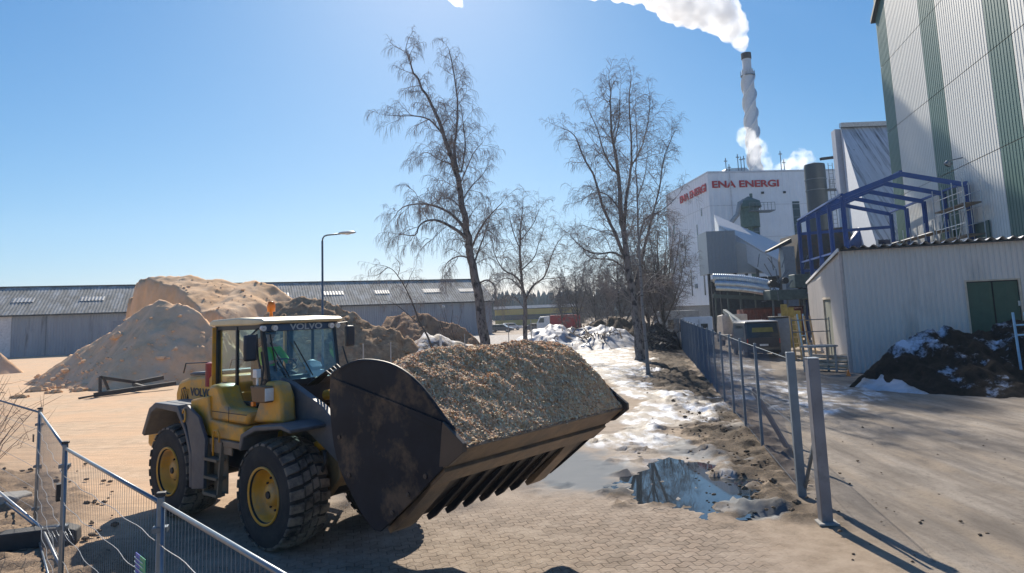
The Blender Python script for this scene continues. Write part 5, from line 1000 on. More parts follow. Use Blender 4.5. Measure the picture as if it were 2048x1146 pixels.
mb = MB(); p0 = G(-30, 960, .5); p1 = G(84, 1056, .30); p2 = G(128, 1150, .03); mb.tube([p0, p1], .021, 8); mb.tube([p1, p2], .021, 8); mb.tube([p1, G(132, 1050, .32)], .018, 8)
for k in range(7): q = p1.lerp(G(132, 1050, .32), k / 6); mb.tube([q, q + (p2 - p1) * .35], .004, 4)
tag(mb.build('fence_brace', steel, smooth=True), 'bent galvanised tube brace leaning at the left fence posts', 'brace')
fb2 = G(15, 1010); mb = MB(); mb.prism([(-.35, 0), (.35, 0), (.32, .18), (.2, .22), (-.3, .2)], (0, -.25, .0), (1, 0, 0), (0, 0, 1), (0, .5, 0)); o = mb.build('stone_block', concrete, loc=fb2, bevel=.03); tag(o, 'pale broken concrete lump at the left edge', 'concrete lump')

# long mesh fence, right
f0 = G(1604, 992); f1 = G(1333, 662); fd = (f1 - f0); FL = fd.length; fd.normalize(); lf_ = empty('mesh_fence', (f0.x, f0.y, 0), math.atan2(fd.y, fd.x), 'long wire mesh fence with steel posts running from the gate post to the plant', 'fence')
fg = M('fence_post_grey', (.17, .21, .25), .5, metal=.45, var=.15); FH = 2.42
x = 0; k = 0; psx = [0, 4.2, 7.0, 9.6, 12.3]
while psx[-1] < FL - 3: psx.append(psx[-1] + 2.75)
for k, x in enumerate(psx):
    mb = MB(); wpo = .14 if k == 0 else .065
    mb.box((x, 0, FH / 2 + .03), (wpo, wpo, FH + (.12 if k == 0 else .02))); mb.build('post', fg, lf_, bevel=.004)
mb = MB(); mb.tube([(0, 0, FH - .04), (FL, 0, FH - .04)], .006, 6); mb.tube([(0, 0, 1.2), (FL, 0, 1.2)], .004, 4); mb.tube([(0, 0, .1), (FL, 0, .1)], .004, 4); mb.build('rail', fg, lf_)
q = []; st = .085
def wire(a, b, r=.0018):
    a, b = Vector(a), Vector(b); d = (b - a).normalized(); s = Vector((d.z, 0, -d.x)) * r; y = Vector((0, r, 0)); q.extend([a - s, b - s, b + s, a + s]); q.extend([a - y, b - y, b + y, a + y])
for k in range(int(FL / st)):
    x = k * st
    if x > 60 and k % 2: continue
    for sg in (1, -1):
        xa, xb = x, x + sg * FH; za, zb2 = .06, FH - .04
        if xb > FL or xb < 0:
            lim = FL if xb > FL else 0; f_ = (lim - xa) / (xb - xa); xb = lim; zb2 = za + (zb2 - za) * f_
        wire((xa, 0.0, za), (xb, 0.0, zb2), .0015 if x < 14 else .0026)
quads('wire_mesh', np.array([tuple(v) for v in q]), [M('mesh_wire', (.17, .22, .28), .5, metal=.35)], lf_)
# leaning pieces at the gate
gp = G(1652, 1046); gpo = empty('gate_post', gp, math.atan2(fd.y, fd.x) + .1, 'heavy square galvanised gate post nearest the viewer on a small base plate', 'gate post')
gz_ = P(1637, 716, gp.y).z; MB().box((0, 0, gz_ / 2), (.19, .17, gz_)).build('post', M('gate_galv', (.22, .225, .25), .5, metal=.4, var=.3, scale=4, col2=(.12, .12, .14), amt=.42, scale2=2), gpo, bevel=.012)
MB().box((0, 0, .02), (.36, .30, .03)).build('base_plate', concrete, gpo, bevel=.004); MB().box((0, 0, gz_ + .006), (.2, .18, .012)).build('cap', steel, gpo)
mb = MB(); mb.box((.11, 0, gz_ - .25), (.05, .1, .12)); mb.box((.11, 0, .6), (.05, .1, .12)); mb.build('hinge', steel_d, gpo)
mb = MB(); a = G(1608, 985, .05); b = P(1640, 826, gp.y + .35); mb.beam(a, b, .05); tag(mb.build('gate_brace', steel_d, bevel=.004), 'diagonal steel brace between the first fence post and the gate post', 'brace')
pA = G(1560, 905) + Vector((.25, 0, 0)); pt = P(1512, 785, pA.y + 2.2)
lr = empty('leaning_rack', pA, 0, 'dark slatted rack leaning against the mesh fence near the gate', 'rack'); dv2 = (pt - pA); sdv = Vector((.12, .62, 0)).normalized() * .55
for k in range(4): mb = MB(); mb.beam(sdv * (k / 3), sdv * (k / 3) + dv2, .05, .09); mb.build('rail', M('rack_dark', (.05, .045, .055), .6), lr)
mb = MB()
for t in (.06, .5, .94): mb.beam(dv2 * t - sdv * .04, dv2 * t + sdv * 1.04, .04, .05)
mb.build('cross_bar', MATS['rack_dark'], lr)

# ================= STREET LAMP
lY = 35.; lx = P(645, 560, lY).x; st_ = empty('street_lamp', (lx, lY, 0), 0, 'slim street lamp with curved arm behind the loader cab', 'street lamp'); lz = P(645, 478, lY).z; az_ = P(658, 470, lY).z - 0
mb = MB(); mb.tube([(0, 0, 0), (0, 0, 1.2), (0, 0, 1.25), (0, 0, lz - .1)], [.085, .085, .06, .052], 10); mb.tube([(0, 0, lz - .15), (.02, 0, lz + .02), (.10, 0, lz + .14), (.25, 0, lz + .19), (.95, 0, lz + .24)], .04, 8); mb.build('pole', M('pole_grey', (.16, .18, .20), .5, metal=.5), st_, smooth=True)
mb = MB(); vs_ = []; 
prof = [(.02, .02), (.07, .10), (.25, .16), (.55, .17), (.8, .13), (.93, .03)]
rings = [[(.82 + x, .9 * h * math.cos(a), lz + .27 + .5 * h * math.sin(a) + .02 * x) for a in np.linspace(0, 2 * math.pi, 12, endpoint=False)] for x, h in prof]
mb.add([p for r_ in rings for p in r_], [(i * 12 + j, i * 12 + (j + 1) % 12, (i + 1) * 12 + (j + 1) % 12, (i + 1) * 12 + j) for i in range(5) for j in range(12)] + [tuple(range(12))[::-1], tuple(range(60, 72))]); mb.build('lamp_head', M('lamp_shell', (.45, .47, .48), .4, metal=.2), st_, smooth=True)
mb = MB(); mb.lathe([(.02, -.07), (.13, -.05), (.15, 0)], (1.3, 0, lz + .24), (0, 0, 1), 14); mb.build('lamp_glass', lampglass, st_, smooth=True)

# ================= VEHICLES
def car(name, loc, rz, L, W, H, prof, color, label, cat, windows=(), group=None, rear='plain', wr=.33):
    c = empty(name, loc, rz, label, cat, group); bm = M('paint_' + name + str(color), color, .35, var=.05, coat=.4, col2=tuple(v * .5 + .06 for v in color), amt=.35)
    mb = MB(); mb.prism(prof, (0, -W / 2, 0), (1, 0, 0), (0, 0, 1), (0, W, 0)); mb.build('body', bm, c, bevel=.07)
    for (poly, side_) in windows:
        if side_ == 's':
            for s in (-1, 1):
                mb = MB(); y = s * (W / 2 + .006); mb.add([(x, y, z) for x, z in poly], [tuple(range(len(poly)))]); mb.build('window', winglass, c)
        else:
            x, z0, z1, x2, wd = poly; mb = MB(); mb.add([(x, -wd, z0), (x, wd, z0), (x2, wd * .93, z1), (x2, -wd * .93, z1)], [(0, 1, 2, 3)]); mb.build('window', winglass, c)
    xs = (L * .29, -L * .30)
    for x in xs:
        for s in (-1, 1):
            w_ = empty('wheel', (x, s * (W / 2 - .10), wr)); w_.parent = c
            MB().lathe([(wr * .6, -.11), (wr, -.09), (wr, .09), (wr * .6, .11)], (0, 0, 0), (0, 1, 0), 18, True).build('tyre', rubber, w_); MB().lathe([(wr * .58, .0), (.05, -.01)], (0, s * .115, 0), (0, 1, 0), 14, True).build('rim', steel, w_)
    for s in (-1, 1):
        MB().box((-L / 2 - .005, s * (W / 2 - .10), H * .47), (.03, .12, .28)).build('tail_light', M('tail_red', (.45, .03, .03), .3), c); MB().box((L / 2 - .02, s * (W / 2 - .25), H * .36), (.05, .3, .16)).build('headlight', lampglass, c)
    for xb_ in (-L / 2 - .04, L / 2 + .02): MB().box((xb_, 0, .42), (.10, W * .96, .2)).build('bumper', dark, c, bevel=.03)
    return c
vanp = lambda L, H: [(-L / 2, .35), (L / 2, .35), (L / 2, .95), (L / 2 - .35, 1.15), (L / 2 - 1.15, H), (-L / 2 + .1, H), (-L / 2, H * .62)]
vp = G(1538, 716); vp.z = 0; hd = rad(90 - 6)
v1 = car('van', vp + Vector((0, 2.4, 0)), hd, 4.8, 2.1, 2.25, [(-2.4, .35), (2.4, .35), (2.4, .95), (2.0, 1.2), (1.2, 2.2), (-2.15, 2.25), (-2.4, 1.35)], (.05, .055, .065), 'dark van seen from behind on the service road, in front of the rusty container', 'van', [((-2.425, 1.28, 2.14, -2.195, .98), 'r'), ([(-1.9, 1.3), (1.3, 1.3), (.95, 2.0), (-1.9, 2.0)], 's')])
for ch in v1.children:
    if ch.name.startswith('body'): body_v = ch
MB().box((-2.43, 0, .98), (.03, 1.9, .62)).build('tailgate', M('tailgate_dark', (.03, .035, .05), .4), v1, bevel=.01)
MB().box((-2.46, 0, .82), (.02, .52, .12)).build('number_plate', M('plate_white', (.7, .7, .68), .5), v1)
mb = MB(); mb.add([(-2.36, -.66, 1.62), (-2.36, .66, 1.62), (-2.30, .62, 1.9), (-2.30, -.62, 1.9)], [(0, 1, 2, 3)]); mb.build('window_banner', M('banner_olive', (.22, .20, .05), .6), v1)
mb = MB(); mb.box((-.2, 0, 2.27), (4.2, 2.0, .05)); mb.build('roof_edge', M('van_roof', (.42, .44, .47), .35), v1, bevel=.02)
w2 = P(1403, 640, 52)
v2 = car('van', (w2.x, 54, 0), rad(90 - 8), 5.2, 2.05, 2.55, [(-2.6, .35), (2.6, .35), (2.6, 1.0), (2.2, 1.3), (1.5, 2.45), (-2.5, 2.6), (-2.6, 1.8)], (.62, .66, .72), 'white panel van parked behind the mesh fence, below the plant', 'van', [([(.9, 1.4), (1.9, 1.4), (1.4, 2.1), (.9, 2.15)], 's')])
MB().box((-2.61, -.38, 1.85), (.03, .5, .45)).build('window', winglass, v2); MB().box((-2.615, 0, 1.4), (.02, .02, 2.0)).build('door_seam', dark, v2); MB().box((-2.63, .25, 1.1), (.03, .1, .05)).build('handle', dark, v2)
# lorry with load behind the van
tk = P(1482, 650, 56); t_ = empty('flatbed_truck', (tk.x, 56, 0), rad(90), 'small flatbed lorry with orange parts ahead of the dark van', 'truck')
mb = MB(); mb.box((0, 0, .9), (5.5, 2.2, .2)); mb.box((-2.7, 0, 1.3), (.1, 2.2, .7)); mb.build('flatbed', M('bed_dark', (.07, .07, .08), .6), t_, bevel=.02)
MB().prism([(1.4, .5), (3.2, .5), (3.2, 1.5), (2.9, 2.5), (1.4, 2.6)], (0, -1.05, 0), (1, 0, 0), (0, 0, 1), (0, 2.1, 0)).build('driver_cab', M('truck_pale', (.55, .50, .45), .4), t_, bevel=.06)
mb = MB(); mb.beam((-2.5, -.2, 1.1), (2.2, .6, 2.9), .28, .3); mb.beam((-1.5, .6, 1.1), (1.0, .5, 2.5), .2, .2); mb.build('loading_crane', M('crane_grey', (.40, .42, .38), .5), t_, bevel=.01)
MB().box((-2.3, .75, 1.55), (.6, .5, .9), mat=Matrix.Rotation(.4, 3, 'X')).build('orange_cover', M('cover_orange', (.62, .22, .10), .6), t_, bevel=.04)
for x in (-1.6, 2.3):
    for s in (-1, 1): MB().lathe([(.25, -.14), (.46, -.12), (.46, .12), (.25, .14)], (x, s * .9, .46), (0, 1, 0), 18, True).build('wheel', rubber, t_)
# rusty container, bin, cabinet, pipes
ct = P(1490, 660, 62); c_ = empty('container', (ct.x, 62, 0), rad(-4), 'rusty brown-red skip container behind the dark van', 'container'); cw = P(1587, 640, 62).x - ct.x
mb = MB(); corr(mb, (0, 0, .3), (1, 0, 0), cw + .8, (0, 0, 1), 2.6, .5, .08, (0, -1, 0)); mb.obox((0, .05, .3), (cw + .8, 0, 0), (0, 2.4, 0), (0, 0, 2.6)); mb.build('box', M('rust_red', (.17, .05, .035), .8, var=.4, col2=(.06, .03, .025), amt=.4), c_); MB().beam((-.05, -.1, 2.95), (cw + .85, -.1, 3.0), .14, .16).build('top_rail', M('rust_dark', (.08, .035, .03), .8), c_)
MB().box((3.6, -.14, 2.1), (1.3, .05, .7)).build('notice', M('notice_pale', (.45, .5, .52), .6), c_)
bn = P(1562, 690, 46); b_ = empty('waste_bin', (bn.x, 46, 0), .1, 'blue-grey steel bin standing right of the dark van', 'bin'); mb = MB(); mb.prism([(-.45, 0), (.45, 0), (.5, 2.4), (-.5, 2.4)], (0, -.45, 0), (1, 0, 0), (0, 0, 1), (0, .9, 0)); mb.build('bin_body', M('bin_blue', (.12, .17, .25), .5), b_, bevel=.03); MB().box((0, 0, 2.46), (1.1, 1.0, .1)).build('lid', dark, b_, bevel=.02)
rb = P(1578, 690, 45); b2_ = empty('waste_bin', (rb.x, 46.5, 0), .1, 'dark red bin tucked behind the blue-grey bin', 'bin'); MB().box((0, 0, .75), (.7, .8, 1.5)).build('bin_body', M('bin_red', (.16, .03, .03), .5), b2_, bevel=.04); MB().box((0, 0, 1.53), (.76, .86, .08)).build('lid', dark, b2_, bevel=.02)
yl = P(1588, 660, 50); b3_ = empty('hoarding', (yl.x - .6, 50, 0), 0, 'olive yellow board stack beside the bins below the blue frame', 'boards')
for k in range(3): MB().box((k * .5, k * .06, 1.7 - k * .1), (.45, .06, 3.2 - k * .3)).build('board', M('olive_board', (.20, .17, .05), .8, var=.3), b3_)
# silver pipes
pp = empty('silver_ducts', P(1500, 575, 66), 0, 'bundle of corrugated silver ducts on a rack under the transfer house', 'pipes')
for k, (dy, dz, r_) in enumerate([(0, 0, .42), (-.5, -.55, .30), (-.7, -1.0, .22)]):
    mb = MB(); A_ = P(1426, 556, 66) + Vector((0, dy, dz)) - Vector(pp.location); B_ = P(1552, 572, 64) + Vector((0, dy, dz)) - Vector(pp.location); n = 60; pts = [A_.lerp(B_, i / n) + Vector((0, 0, -.25 * (1 - (2 * i / n - 1) ** 2) * 0 + .2 * math.sin(i / n * 3))) for i in range(n + 1)]
    mb.tube(pts, [r_ * (1 + .07 * (i % 2)) for i in range(n + 1)], 12); mb.build('duct', M('duct_silver', (.55, .60, .62), .35, metal=.9), pp)
mb = MB()
for a in (1430, 1455, 1480, 1510, 1545): q = P(a, 585, 65) - Vector(pp.location); mb.beam(q, (q.x, q.y, -Vector(pp.location).z), .12, .12)
q0 = P(1426, 592, 65) - Vector(pp.location); q1 = P(1560, 598, 65) - Vector(pp.location); mb.beam(q0, q1, .2, .35); mb.build('rack', M('rack_green', (.06, .09, .09), .6), pp)
# green machine mass right of the ducts
gmx = P(1560, 590, 62); gmo = empty('conveyor_drive', (gmx.x, 62, 0), 0, 'tangle of green conveyor machinery with railings at the end of the silver ducts', 'machinery'); h0 = P(1560, 590, 62).z
mb = MB(); mb.box((1.3, 0, h0), (5.0, 1.8, .9)); mb.box((2.2, .3, h0 + 1.2), (1.8, 1.4, 1.2)); mb.build('casing', M('machine_green', (.07, .11, .11), .6, var=.3), gmo, bevel=.05)
mb = MB(); rnd = random.Random(2)
for i in range(26): a = Vector((rnd.uniform(-2, 3.5), rnd.uniform(-1, .5), rnd.uniform(h0 - .6, h0 + 2.6))); b = a + Vector((rnd.uniform(-.9, .9), 0, rnd.choice([0, 1, 1.2]))); mb.tube([a, b], .045, 5)
for x in (-1, .3, 1.8, 3.2): mb.beam((x, -.4, 0), (x + .2, -.4, h0), .14, .14)
mb.build('railing', steel_d, gmo)
mb = MB(); mb.lathe([(.05, -.3), (.34, -.3), (.34, .3), (.05, .3)], (-.9, -.8, h0 + 1.0), (0, 1, 0), 16, True); mb.lathe([(.05, -.3), (.28, -.3), (.28, .3), (.05, .3)], (.2, -.8, h0 + 1.25), (0, 1, 0), 16, True); mb.build('pulley', dark, gmo)
# dark undercroft wall below plant
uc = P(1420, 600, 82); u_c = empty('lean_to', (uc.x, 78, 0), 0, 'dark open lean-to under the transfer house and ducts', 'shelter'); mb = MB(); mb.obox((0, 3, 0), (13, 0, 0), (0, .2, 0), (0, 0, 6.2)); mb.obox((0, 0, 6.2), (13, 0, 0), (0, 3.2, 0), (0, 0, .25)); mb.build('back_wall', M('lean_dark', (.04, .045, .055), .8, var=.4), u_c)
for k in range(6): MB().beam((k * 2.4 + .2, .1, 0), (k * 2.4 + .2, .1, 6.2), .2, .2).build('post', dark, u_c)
# timber: boards, ladders, table
def glean(px0, py0, px1, py1, Y, h, label, name, mt_, n=5):
    a = P(px0, py0, Y); a.z = 0; b = P(px1, py0, Y); b.z = 0; r_ = empty(name, a, math.atan2(b.y - a.y, b.x - a.x), label, name.replace('_', ' ')); L = (b - a).length
    for x in (0.03, L - .03): MB().beam((x, 0, 0), (x, .5, h), .08, .06, (0, 1, 0)).build('side_rail', mt_, r_)
    for k in range(n): t = (k + .6) / n; MB().beam((0.03, .5 * t - .03, h * t), (L - .03, .5 * t - .03, h * t), .04, .06).build('rung', mt_, r_)
    return r_
wood = M('new_wood', (.40, .29, .16), .8, var=.25); woodg = M('grey_wood', (.38, .36, .33), .85, var=.3)
glean(1590, 700, 1604, 700, 41, 2.6, 'yellow wooden ladder leaning at the back corner of the metal shed', 'ladder', wood, 7)
glean(1606, 700, 1620, 700, 40.5, 2.7, 'blue-painted frame leaning between two wooden ones', 'window_frame', M('pale_blue', (.25, .42, .58), .6), 3)
glean(1620, 704, 1634, 704, 39.5, 2.6, 'raw wooden frame leaning nearest the shed side door', 'pallet_frame', wood, 4)
tb = P(1648, 730, 33.2); tb.z = 0; tt = empty('work_table', (tb.x, 33.6, 0), .2, 'rough grey work table standing beside the shed corner', 'table'); MB().box((0, 0, 1.25), (1.5, .8, .09)).build('table_top', woodg, tt)
for x in (-.65, .65):
    for y in (-.3, .3): MB().box((x, y, .6), (.08, .08, 1.2)).build('leg', woodg, tt)
mb = MB()
for z in (1.9, 2.5): mb.tube([(-.9, .5, z), (1.0, .5, z)], .025, 5)
for x in (-.9, 0, 1.0): mb.tube([(x, .5, 0), (x, .5, 2.6)], .025, 5)
o = mb.build('railing', steel_d, loc=(tb.x + .2, 34.4, 0)); tag(o, 'low tube railing behind the work table at the shed', 'railing')
lp = G(1668, 742); rnd = random.Random(5)
for k in range(14):
    mb = MB(); mb.box((0, 0, 0), (2.3, .14, .09)); o = mb.build('timber_plank', M('plank_pale', (.60, .52, .42), .8, var=.25) if k % 3 else woodg, loc=lp + Vector((-.25 + .03 * k, -.1 + .13 * (k % 4), .12 + .10 * (k // 2)))); o.rotation_euler = (0, .08 * rnd.uniform(-1, 1), rad(-42) + rnd.uniform(-.25, .25)); tag(o, 'pale plank in the untidy timber stack at the shed corner', 'plank', 'planks stacked at the shed corner')
cn = G(1697, 752); tag(MB().lathe([(.12, 0), (.10, .03), (.03, .28), (.01, .28)], (0, 0, 0), (0, 0, 1), 10).build('traffic_cone', orange, loc=cn, smooth=True), 'tiny orange cone on the snow at the shed corner', 'cone')
# blue rack at right edge
br = P(2030, 640, 24.5); o_ = empty('blue_trestle', (br.x, 24.5, 1.75), 0, 'light blue steel trestle at the right edge beside the green door', 'trestle'); bm_ = M('trestle_blue', (.16, .36, .58), .5)
for x in (0, .42): MB().beam((x, 0, -1), (x + .05 - .1, 0, 1.0), .06, .06).build('upright', bm_, o_)
for z in (.2, .55): MB().beam((-.02, 0, z), (.8, 0, z + .02), .05, .05).build('rung', bm_, o_)
# scaffold at the boiler house
sc_ = empty('scaffold', gb.location.copy(), gb.rotation_euler.z, 'tube scaffold standing against the boiler house behind the blue frame', 'scaffold'); mb = MB(); r_ = .035
for (x0, x1, z1) in ((3.0, 12.5, 8.8), (13.0, 18.0, 10.8)):
    nx = int((x1 - x0) / 1.9) + 1
    for i in range(nx + 1):
        x = x0 + (x1 - x0) * i / nx
        for y in (-.5, -1.5): mb.tube([(x, y, 0), (x, y, z1)], r_, 5)
        if i < nx and i % 2 == 0: mb.tube([(x, -1.5, z1 - 4), (x + (x1 - x0) / nx, -1.5, z1 - 2)], r_, 5)
    for z in np.arange(2, z1 + .1, 1.0):
        for y in (-.5, -1.5): mb.tube([(x0, y, z), (x1, y, z)], r_ * .8, 5)
mb.build('tubes', steel, sc_); mb = MB()
for (x0, x1, z) in ((3, 12.5, 6.3), (3, 12.5, 8.0), (13, 18, 7.2), (13, 18, 9.2)): mb.obox((x0, -1.5, z), (x1 - x0, 0, 0), (0, 1.0, 0), (0, 0, .08))
mb.build('decks', M('deck_wood', (.14, .11, .08), .8), sc_)

# dark steel frame on the yard
fa = G(188, 795); fb_ = G(352, 778); e = (fb_ - fa); e.z = 0; fr = empty('steel_beam_frame', fa, math.atan2(e.y, e.x), 'dark welded steel beam frame lying in front of the pointed sawdust heap', 'steel frame'); dm = M('beam_dark', (.035, .032, .032), .6, var=.3); L = e.length
for a, b, w_ in [((0, 0, .12), (L, .1, .30), .18), ((.3, .2, .95), (2.6, 1.6, .40), .12), ((2.4, 1.6, .40), (L, 1.8, .55), .18), ((.3, .1, .1), (.3, .2, .98), .12), ((.7, .2, .3), (.45, .2, .95), .10), ((L * .6, 0, .25), (L * .6, 1.7, .35), .14)]: MB().beam(a, b, w_, w_ * 1.2).build('beam', dm, fr)
MB().beam((-.7, -.1, .05), (.5, .1, .12), .1, .08).build('foot', dm, fr)

# pickets
for i, (a, b0_, t_, Yp, wh, lab) in enumerate([(727, 735, 688, 38, 0, 'thin grey picket left of the bucket rim, foremost of the row'), (782, 728, 685, 40, 0, 'thin grey picket behind the bucket, second of the row'), (882, 705, 672, 48, 1, 'short white picket stuck in the snow bank'), (930, 700, 668, 50, 0, 'thin grey picket just left of the leaning birch trunk'), (1018, 690, 645, 62, 0, 'thin dark picket left of the smaller birch'), (1064, 700, 640, 56, 0, 'blue-grey post right of the smaller birch trunk')]):
    z_ = P(a, t_, Yp).z; x_ = P(a, b0_, Yp).x; mb = MB(); mb.beam((0, 0, -.1), (0, 0, max(z_, .5)), .07 if not wh else .16, .05); mb.box((0, 0, max(z_, .5)), (.09, .07, .03)); tag(mb.build('picket', woodg if not wh else M('picket_white', (.7, .7, .68), .6), loc=(x_, Yp, 0)), lab, 'picket')
# clods and rubble near the mud: small stones
rs = random.Random(12); mb = MB()
for k in range(420):
    u, v = rs.random(), rs.random(); a = G(1300, 745).lerp(G(1340, 700), v); b = G(1480, 1020).lerp(G(1640, 1035), v); p = a.lerp(b, u ** .7) + Vector((rs.gauss(0, .5), rs.gauss(0, .6), 0)); r = rs.uniform(.01, .035) * (1 if rs.random() < .93 else 2.2); mb.blob((p.x, p.y, r * .3 + .05), (r * 1.3, r, r * .7), 1, .22)
for k in range(70):
    p = G(rs.uniform(0, 230), rs.uniform(930, 1120)); r = rs.uniform(.015, .06); mb.blob((p.x, p.y, r * .3 + .04), (r * 1.3, r, r * .7), 1, .22)
for k in range(40):
    p = G(rs.uniform(1660, 2048), rs.uniform(840, 1130)); r = rs.uniform(.008, .028); mb.blob((p.x, p.y, r * .3), (r * 1.3, r, r * .7), 1, .22)
tag(mb.build('loose_dirt', M('clod_brown', (.12, .085, .055), .95, var=.5, scale=2)), 'loose clods of dirt scattered on the ground', 'dirt', kind='stuff')
def debris(pts, n, mt_, name, label, seed, sz):
    rs = random.Random(seed); mb = MB()
    for k in range(n):
        c = rs.choice(pts); p = P(c[0] + rs.gauss(0, c[3]), c[1], c[2] + rs.gauss(0, 1.2)); p.z = max(.1, p.z + rs.gauss(0, .25)); a, t = rs.random() * 6.28, rs.gauss(0, .45); L = rs.uniform(.3, sz); d = Vector((math.cos(a) * math.cos(t), math.sin(a) * math.cos(t), math.sin(t))) * L / 2; mb.beam(p - d, p + d, rs.uniform(.03, .12), rs.uniform(.03, .07))
    return tag(mb.build(name, mt_), label, 'debris', kind='stuff')
debris([(1315, 672, 56, 14), (1330, 682, 54, 10), (1295, 680, 57, 6)], 90, M('scrap_black', (.05, .048, .05), .7, var=.8, scale=1.5), 'scrap_pieces', 'broken black and grey scrap sticking out of the debris heap', 3, 1.6)
debris([(1150, 662, 64, 20), (1215, 668, 62, 18), (1180, 672, 61, 30)], 70, M('brush_brown', (.16, .11, .07), .9, var=.6, scale=1), 'brushwood', 'brushwood and broken sticks lying on the snow bank', 5, 1.7)

# ================= FAR: car park, yellow building, red container, wood
yb = P(990, 628, 190); yb.z = 0; y_ = empty('low_building', yb, rad(2), 'long low yellow building with white roof edge beyond the car park', 'building'); yL = P(1168, 620, 190).x - yb.x; yz = P(1080, 611, 190).z
mb = MB(); mb.box((yL / 2, 4, yz / 2 - .4), (yL, 8, yz - .8)); mb.build('wall', M('wall_yellow', (.42, .31, .08), .7), y_); mb = MB(); mb.box((yL / 2, 4, yz - .2), (yL + .6, 8.8, .7)); mb.build('roof_edge', M('edge_white', (.7, .68, .66), .6), y_)
for k in range(8): MB().box((yL * (k + .5) / 8, -.04, yz * .42), (3.2, .1, 1.4)).build('window', winglass, y_)
hp = [(-2.2, .3), (2.2, .3), (2.2, .75), (1.3, .92), (.6, 1.42), (-1.3, 1.45), (-2.1, .95)]
cars = [(945, 652, 128, (.05, .06, .09), 'dark blue parked car, leftmost in the far car park'), (975, 650, 132, (.45, .06, .05), 'small red parked car in the far car park'), (1002, 652, 126, (.09, .10, .12), 'dark grey parked car left of the smaller birch'), (1022, 648, 138, (.7, .72, .75), 'white parked car just left of the smaller birch trunk'), (1078, 652, 124, (.07, .09, .12), 'dark parked car right of the smaller birch trunk'), (1200, 655, 120, (.06, .08, .14), 'dark parked car beyond the snow bank at its right end')]
for px_c, py_c, Yc, colr, lab in cars:
    p = P(px_c, py_c, Yc); car('parked_car', (p.x, Yc, 0), rad(random.uniform(-15, 10)), 4.4, 1.75, 1.45, hp, colr, lab, 'car', [([(-1.6, .95), (1.1, .95), (.55, 1.36), (-1.15, 1.38)], 's')], 'cars in the far car park')
tl_ = P(1125, 640, 112); t2 = empty('box_lorry', (tl_.x, 112, 0), rad(178), 'white lorry cab with a red container body beyond the snow bank', 'lorry')
MB().box((-.4, 0, 1.75), (4.8, 2.4, 2.1)).build('container_body', M('container_red', (.36, .035, .035), .55, var=.2), t2, bevel=.03); MB().prism([(2.1, .6), (4.2, .6), (4.2, 1.6), (3.7, 2.6), (2.1, 2.7)], (0, -1.15, 0), (1, 0, 0), (0, 0, 1), (0, 2.3, 0)).build('driver_cab', M('lorry_white', (.7, .72, .72), .4), t2, bevel=.06)
for x in (-1.8, -.8, 3.2):
    for s in (-1, 1): MB().lathe([(.2, -.14), (.46, -.12), (.46, .12), (.2, .14)], (x, s * 1.0, .46), (0, 1, 0), 14, True).build('wheel', rubber, t2)
for s in (-1, 1): mb = MB(); mb.add([(3.0, s * 1.16, 1.7), (3.95, s * 1.16, 1.7), (3.62, s * 1.16, 2.4), (3.0, s * 1.16, 2.45)], [(0, 1, 2, 3)]); mb.build('window', winglass, t2)
wc = P(1400, 655, 66); o = empty('site_cabin', (wc.x + .2, 70, 0), .05, 'pale grey site cabin under the plant, behind the white van', 'cabin'); MB().box((-1.5, 0, 1.5), (4, 2.4, 3.0)).build('cabin_body', M('cabin_grey', (.33, .35, .36), .7), o, bevel=.03); MB().box((-2.2, -1.22, 1.7), (1.0, .06, .9)).build('window', winglass, o)
# fence/bluish container behind far right
# far wood, one mass
rs = np.random.RandomState(3); V = []; F = []
for k in range(1500):
    y = rs.uniform(300, 420); x = rs.uniform(-.75, .75) * y; h = rs.uniform(10.5, 14.5) * y / 340; w_ = rs.uniform(1.2, 2.4); o_ = len(V); n = 5; a0 = rs.uniform(0, 6)
    for (zz, rr_) in ((0, .25), (h * .12, w_), (h * .55, w_ * .85), (h * .85, w_ * .5), (h, .05)):
        for j in range(n): a = a0 + 2 * math.pi * j / n; V.append((x + rr_ * math.cos(a) * rs.uniform(.7, 1.2), y + rr_ * math.sin(a), zz))
    for i in range(4):
        for j in range(n): F.append((o_ + i * n + j, o_ + i * n + (j + 1) % n, o_ + (i + 1) * n + (j + 1) % n, o_ + (i + 1) * n + j))
me = bpy.data.meshes.new('far_wood'); me.from_pydata(V, [], F); me.materials.append(M('far_conifers', (.045, .05, .04), .95, var=.5, scale=.3)); o = bpy.data.objects.new('far_wood', me); COL.objects.link(o); tag(o, 'far dark conifer wood along the horizon', 'wood', kind='stuff')

# ================= STEAM
def steam_mat(name, dens, scale, thr=.42, aniso=.35):
    mt = bpy.data.materials.new(name); mt.use_nodes = True; nt = mt.node_tree; N = nt.nodes; N.remove(N['Principled BSDF']); o = N['Material Output']
    v = N.new('ShaderNodeVolumePrincipled'); v.inputs['Color'].default_value = (.97, .975, .98, 1); v.inputs['Anisotropy'].default_value = aniso
    tc = N.new('ShaderNodeTexCoord'); n = N.new('ShaderNodeTexNoise'); n.inputs['Scale'].default_value = scale; n.inputs['Detail'].default_value = 5; n.inputs['Roughness'].default_value = .6; lk(nt, tc.outputs['Object'], n.inputs['Vector'])
    r = N.new('ShaderNodeMapRange'); r.inputs[1].default_value = thr; r.inputs[2].default_value = thr + .30; r.inputs[4].default_value = dens; lk(nt, n.outputs[0], r.inputs[0]); lk(nt, r.outputs[0], v.inputs['Density']); lk(nt, v.outputs[0], o.inputs['Volume']); return mt
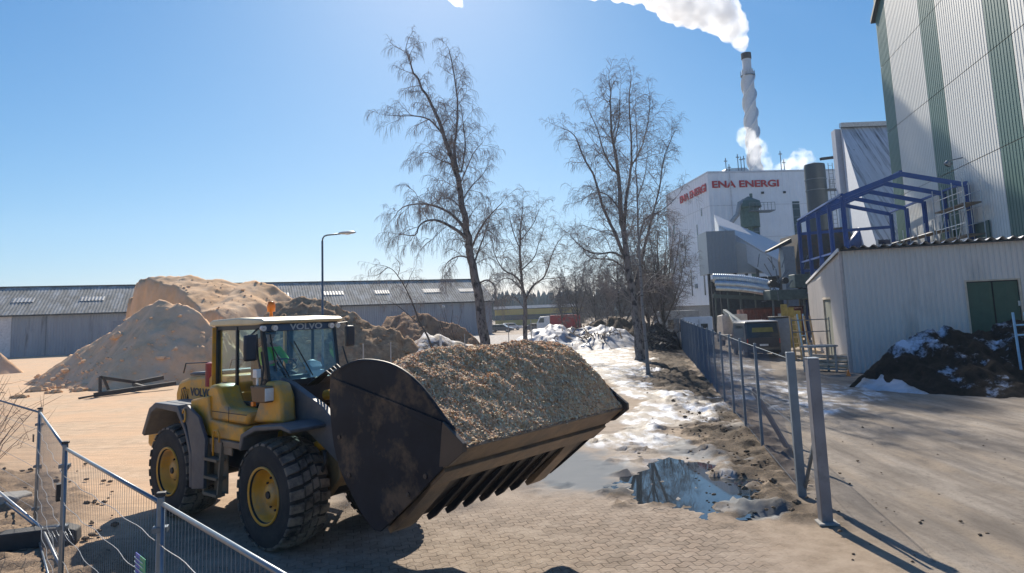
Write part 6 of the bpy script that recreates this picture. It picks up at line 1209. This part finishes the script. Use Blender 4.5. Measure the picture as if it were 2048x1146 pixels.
def plume(name, pts, mat, label, seed, vox=.6, n_per=26, sp=.62, rr=.5):
    rnd = random.Random(seed); mb = MB(); C = []
    for i in range(len(pts) - 1):
        (a, ra), (b, rb) = pts[i], pts[i + 1]; L = (b - a).length; k = max(2, int(L / ((ra + rb) / 2) * n_per * .5))
        for j in range(k):
            t = (j + rnd.random()) / k; c = a.lerp(b, t); R_ = ra + (rb - ra) * t; d = Vector((rnd.gauss(0, 1), rnd.gauss(0, 1), rnd.gauss(0, 1))).normalized() * R_ * rnd.random() ** .5 * sp; C.append((c + d, R_ * rnd.uniform(.55, 1.1) * rr))
        C.append((a, ra * .75))
    o0 = C[0][0]
    for c, r in C: mb.blob(c - o0, (r, r, r), 2, .0)
    o = mb.build(name, mat, loc=o0)
    rm = o.modifiers.new('remesh', 'REMESH'); rm.mode = 'VOXEL'; rm.voxel_size = vox
    for s_, st2 in ((2.6, .9), (1.0, .5), (.45, .22)):
        tx = bpy.data.textures.new('steam_noise', 'CLOUDS'); tx.noise_scale = s_ * vox * 2.2; tx.noise_depth = 3; dm_ = o.modifiers.new('billow', 'DISPLACE'); dm_.texture = tx; dm_.strength = st2 * vox * 3; dm_.mid_level = .5; dm_.texture_coords = 'LOCAL'
    return tag(o, label, 'steam')
YP = 129.
def pp_(a, b, r, y=YP): return (P(a, b, y), r)
plume('steam_plume', [pp_(1489, 104, .8), pp_(1484, 84, 1.8), pp_(1468, 60, 3.2), pp_(1440, 28, 4.6), pp_(1395, 8, 5.6), pp_(1340, -14, 5.4), pp_(1270, -28, 5.0), pp_(1200, -36, 4.8), pp_(1120, -42, 5), pp_(1040, -60, 5)], steam_mat('steam_dense', .9, .4, .30, .4), 'thick white steam plume blowing left from the chimney top', 3, .55)
plume('steam_puff', [pp_(905, -12, 2.2), pp_(916, 2, 1.6), pp_(925, 8, .9)], steam_mat('steam_thin', .3, .5, .36, .6), 'small detached white puff at the top edge of the sky', 5, .35)
plume('steam_puff', [pp_(1536, 338, 1.2, 112), pp_(1526, 318, 2.0, 112), pp_(1512, 296, 2.5, 112), pp_(1492, 272, 2.1, 112), pp_(1478, 268, 1.0, 112)], steam_mat('steam_low', .35, .7, .38, .5), 'thin steam drifting in front of the chimney foot', 7, .3)
plume('steam_puff', [pp_(1555, 340, 1.4, 125), pp_(1575, 334, 2.2, 125), pp_(1592, 324, 2.6, 125), pp_(1612, 316, 2.2, 125), pp_(1632, 325, 1.2, 125)], steam_mat('steam_roof', .4, .6, .40, .6), 'low white steam cloud over the plant roof beside the silo', 9, .35)

# ================= AIR
hz = bpy.data.materials.new('haze'); hz.use_nodes = True; nt = hz.node_tree; nt.nodes.remove(nt.nodes['Principled BSDF']); pv = nt.nodes.new('ShaderNodeVolumePrincipled')
pv.inputs['Color'].default_value = (.62, .80, 1, 1); pv.inputs['Density'].default_value = .0003; pv.inputs['Anisotropy'].default_value = .3; lk(nt, pv.outputs[0], nt.nodes['Material Output'].inputs['Volume'])
hb = MB().box((0, 215, 34.5), (900, 470, 73)).build('haze', hz); hb['kind'] = 'stuff'; tag(hb, 'thin bluish haze over the whole yard', 'haze')
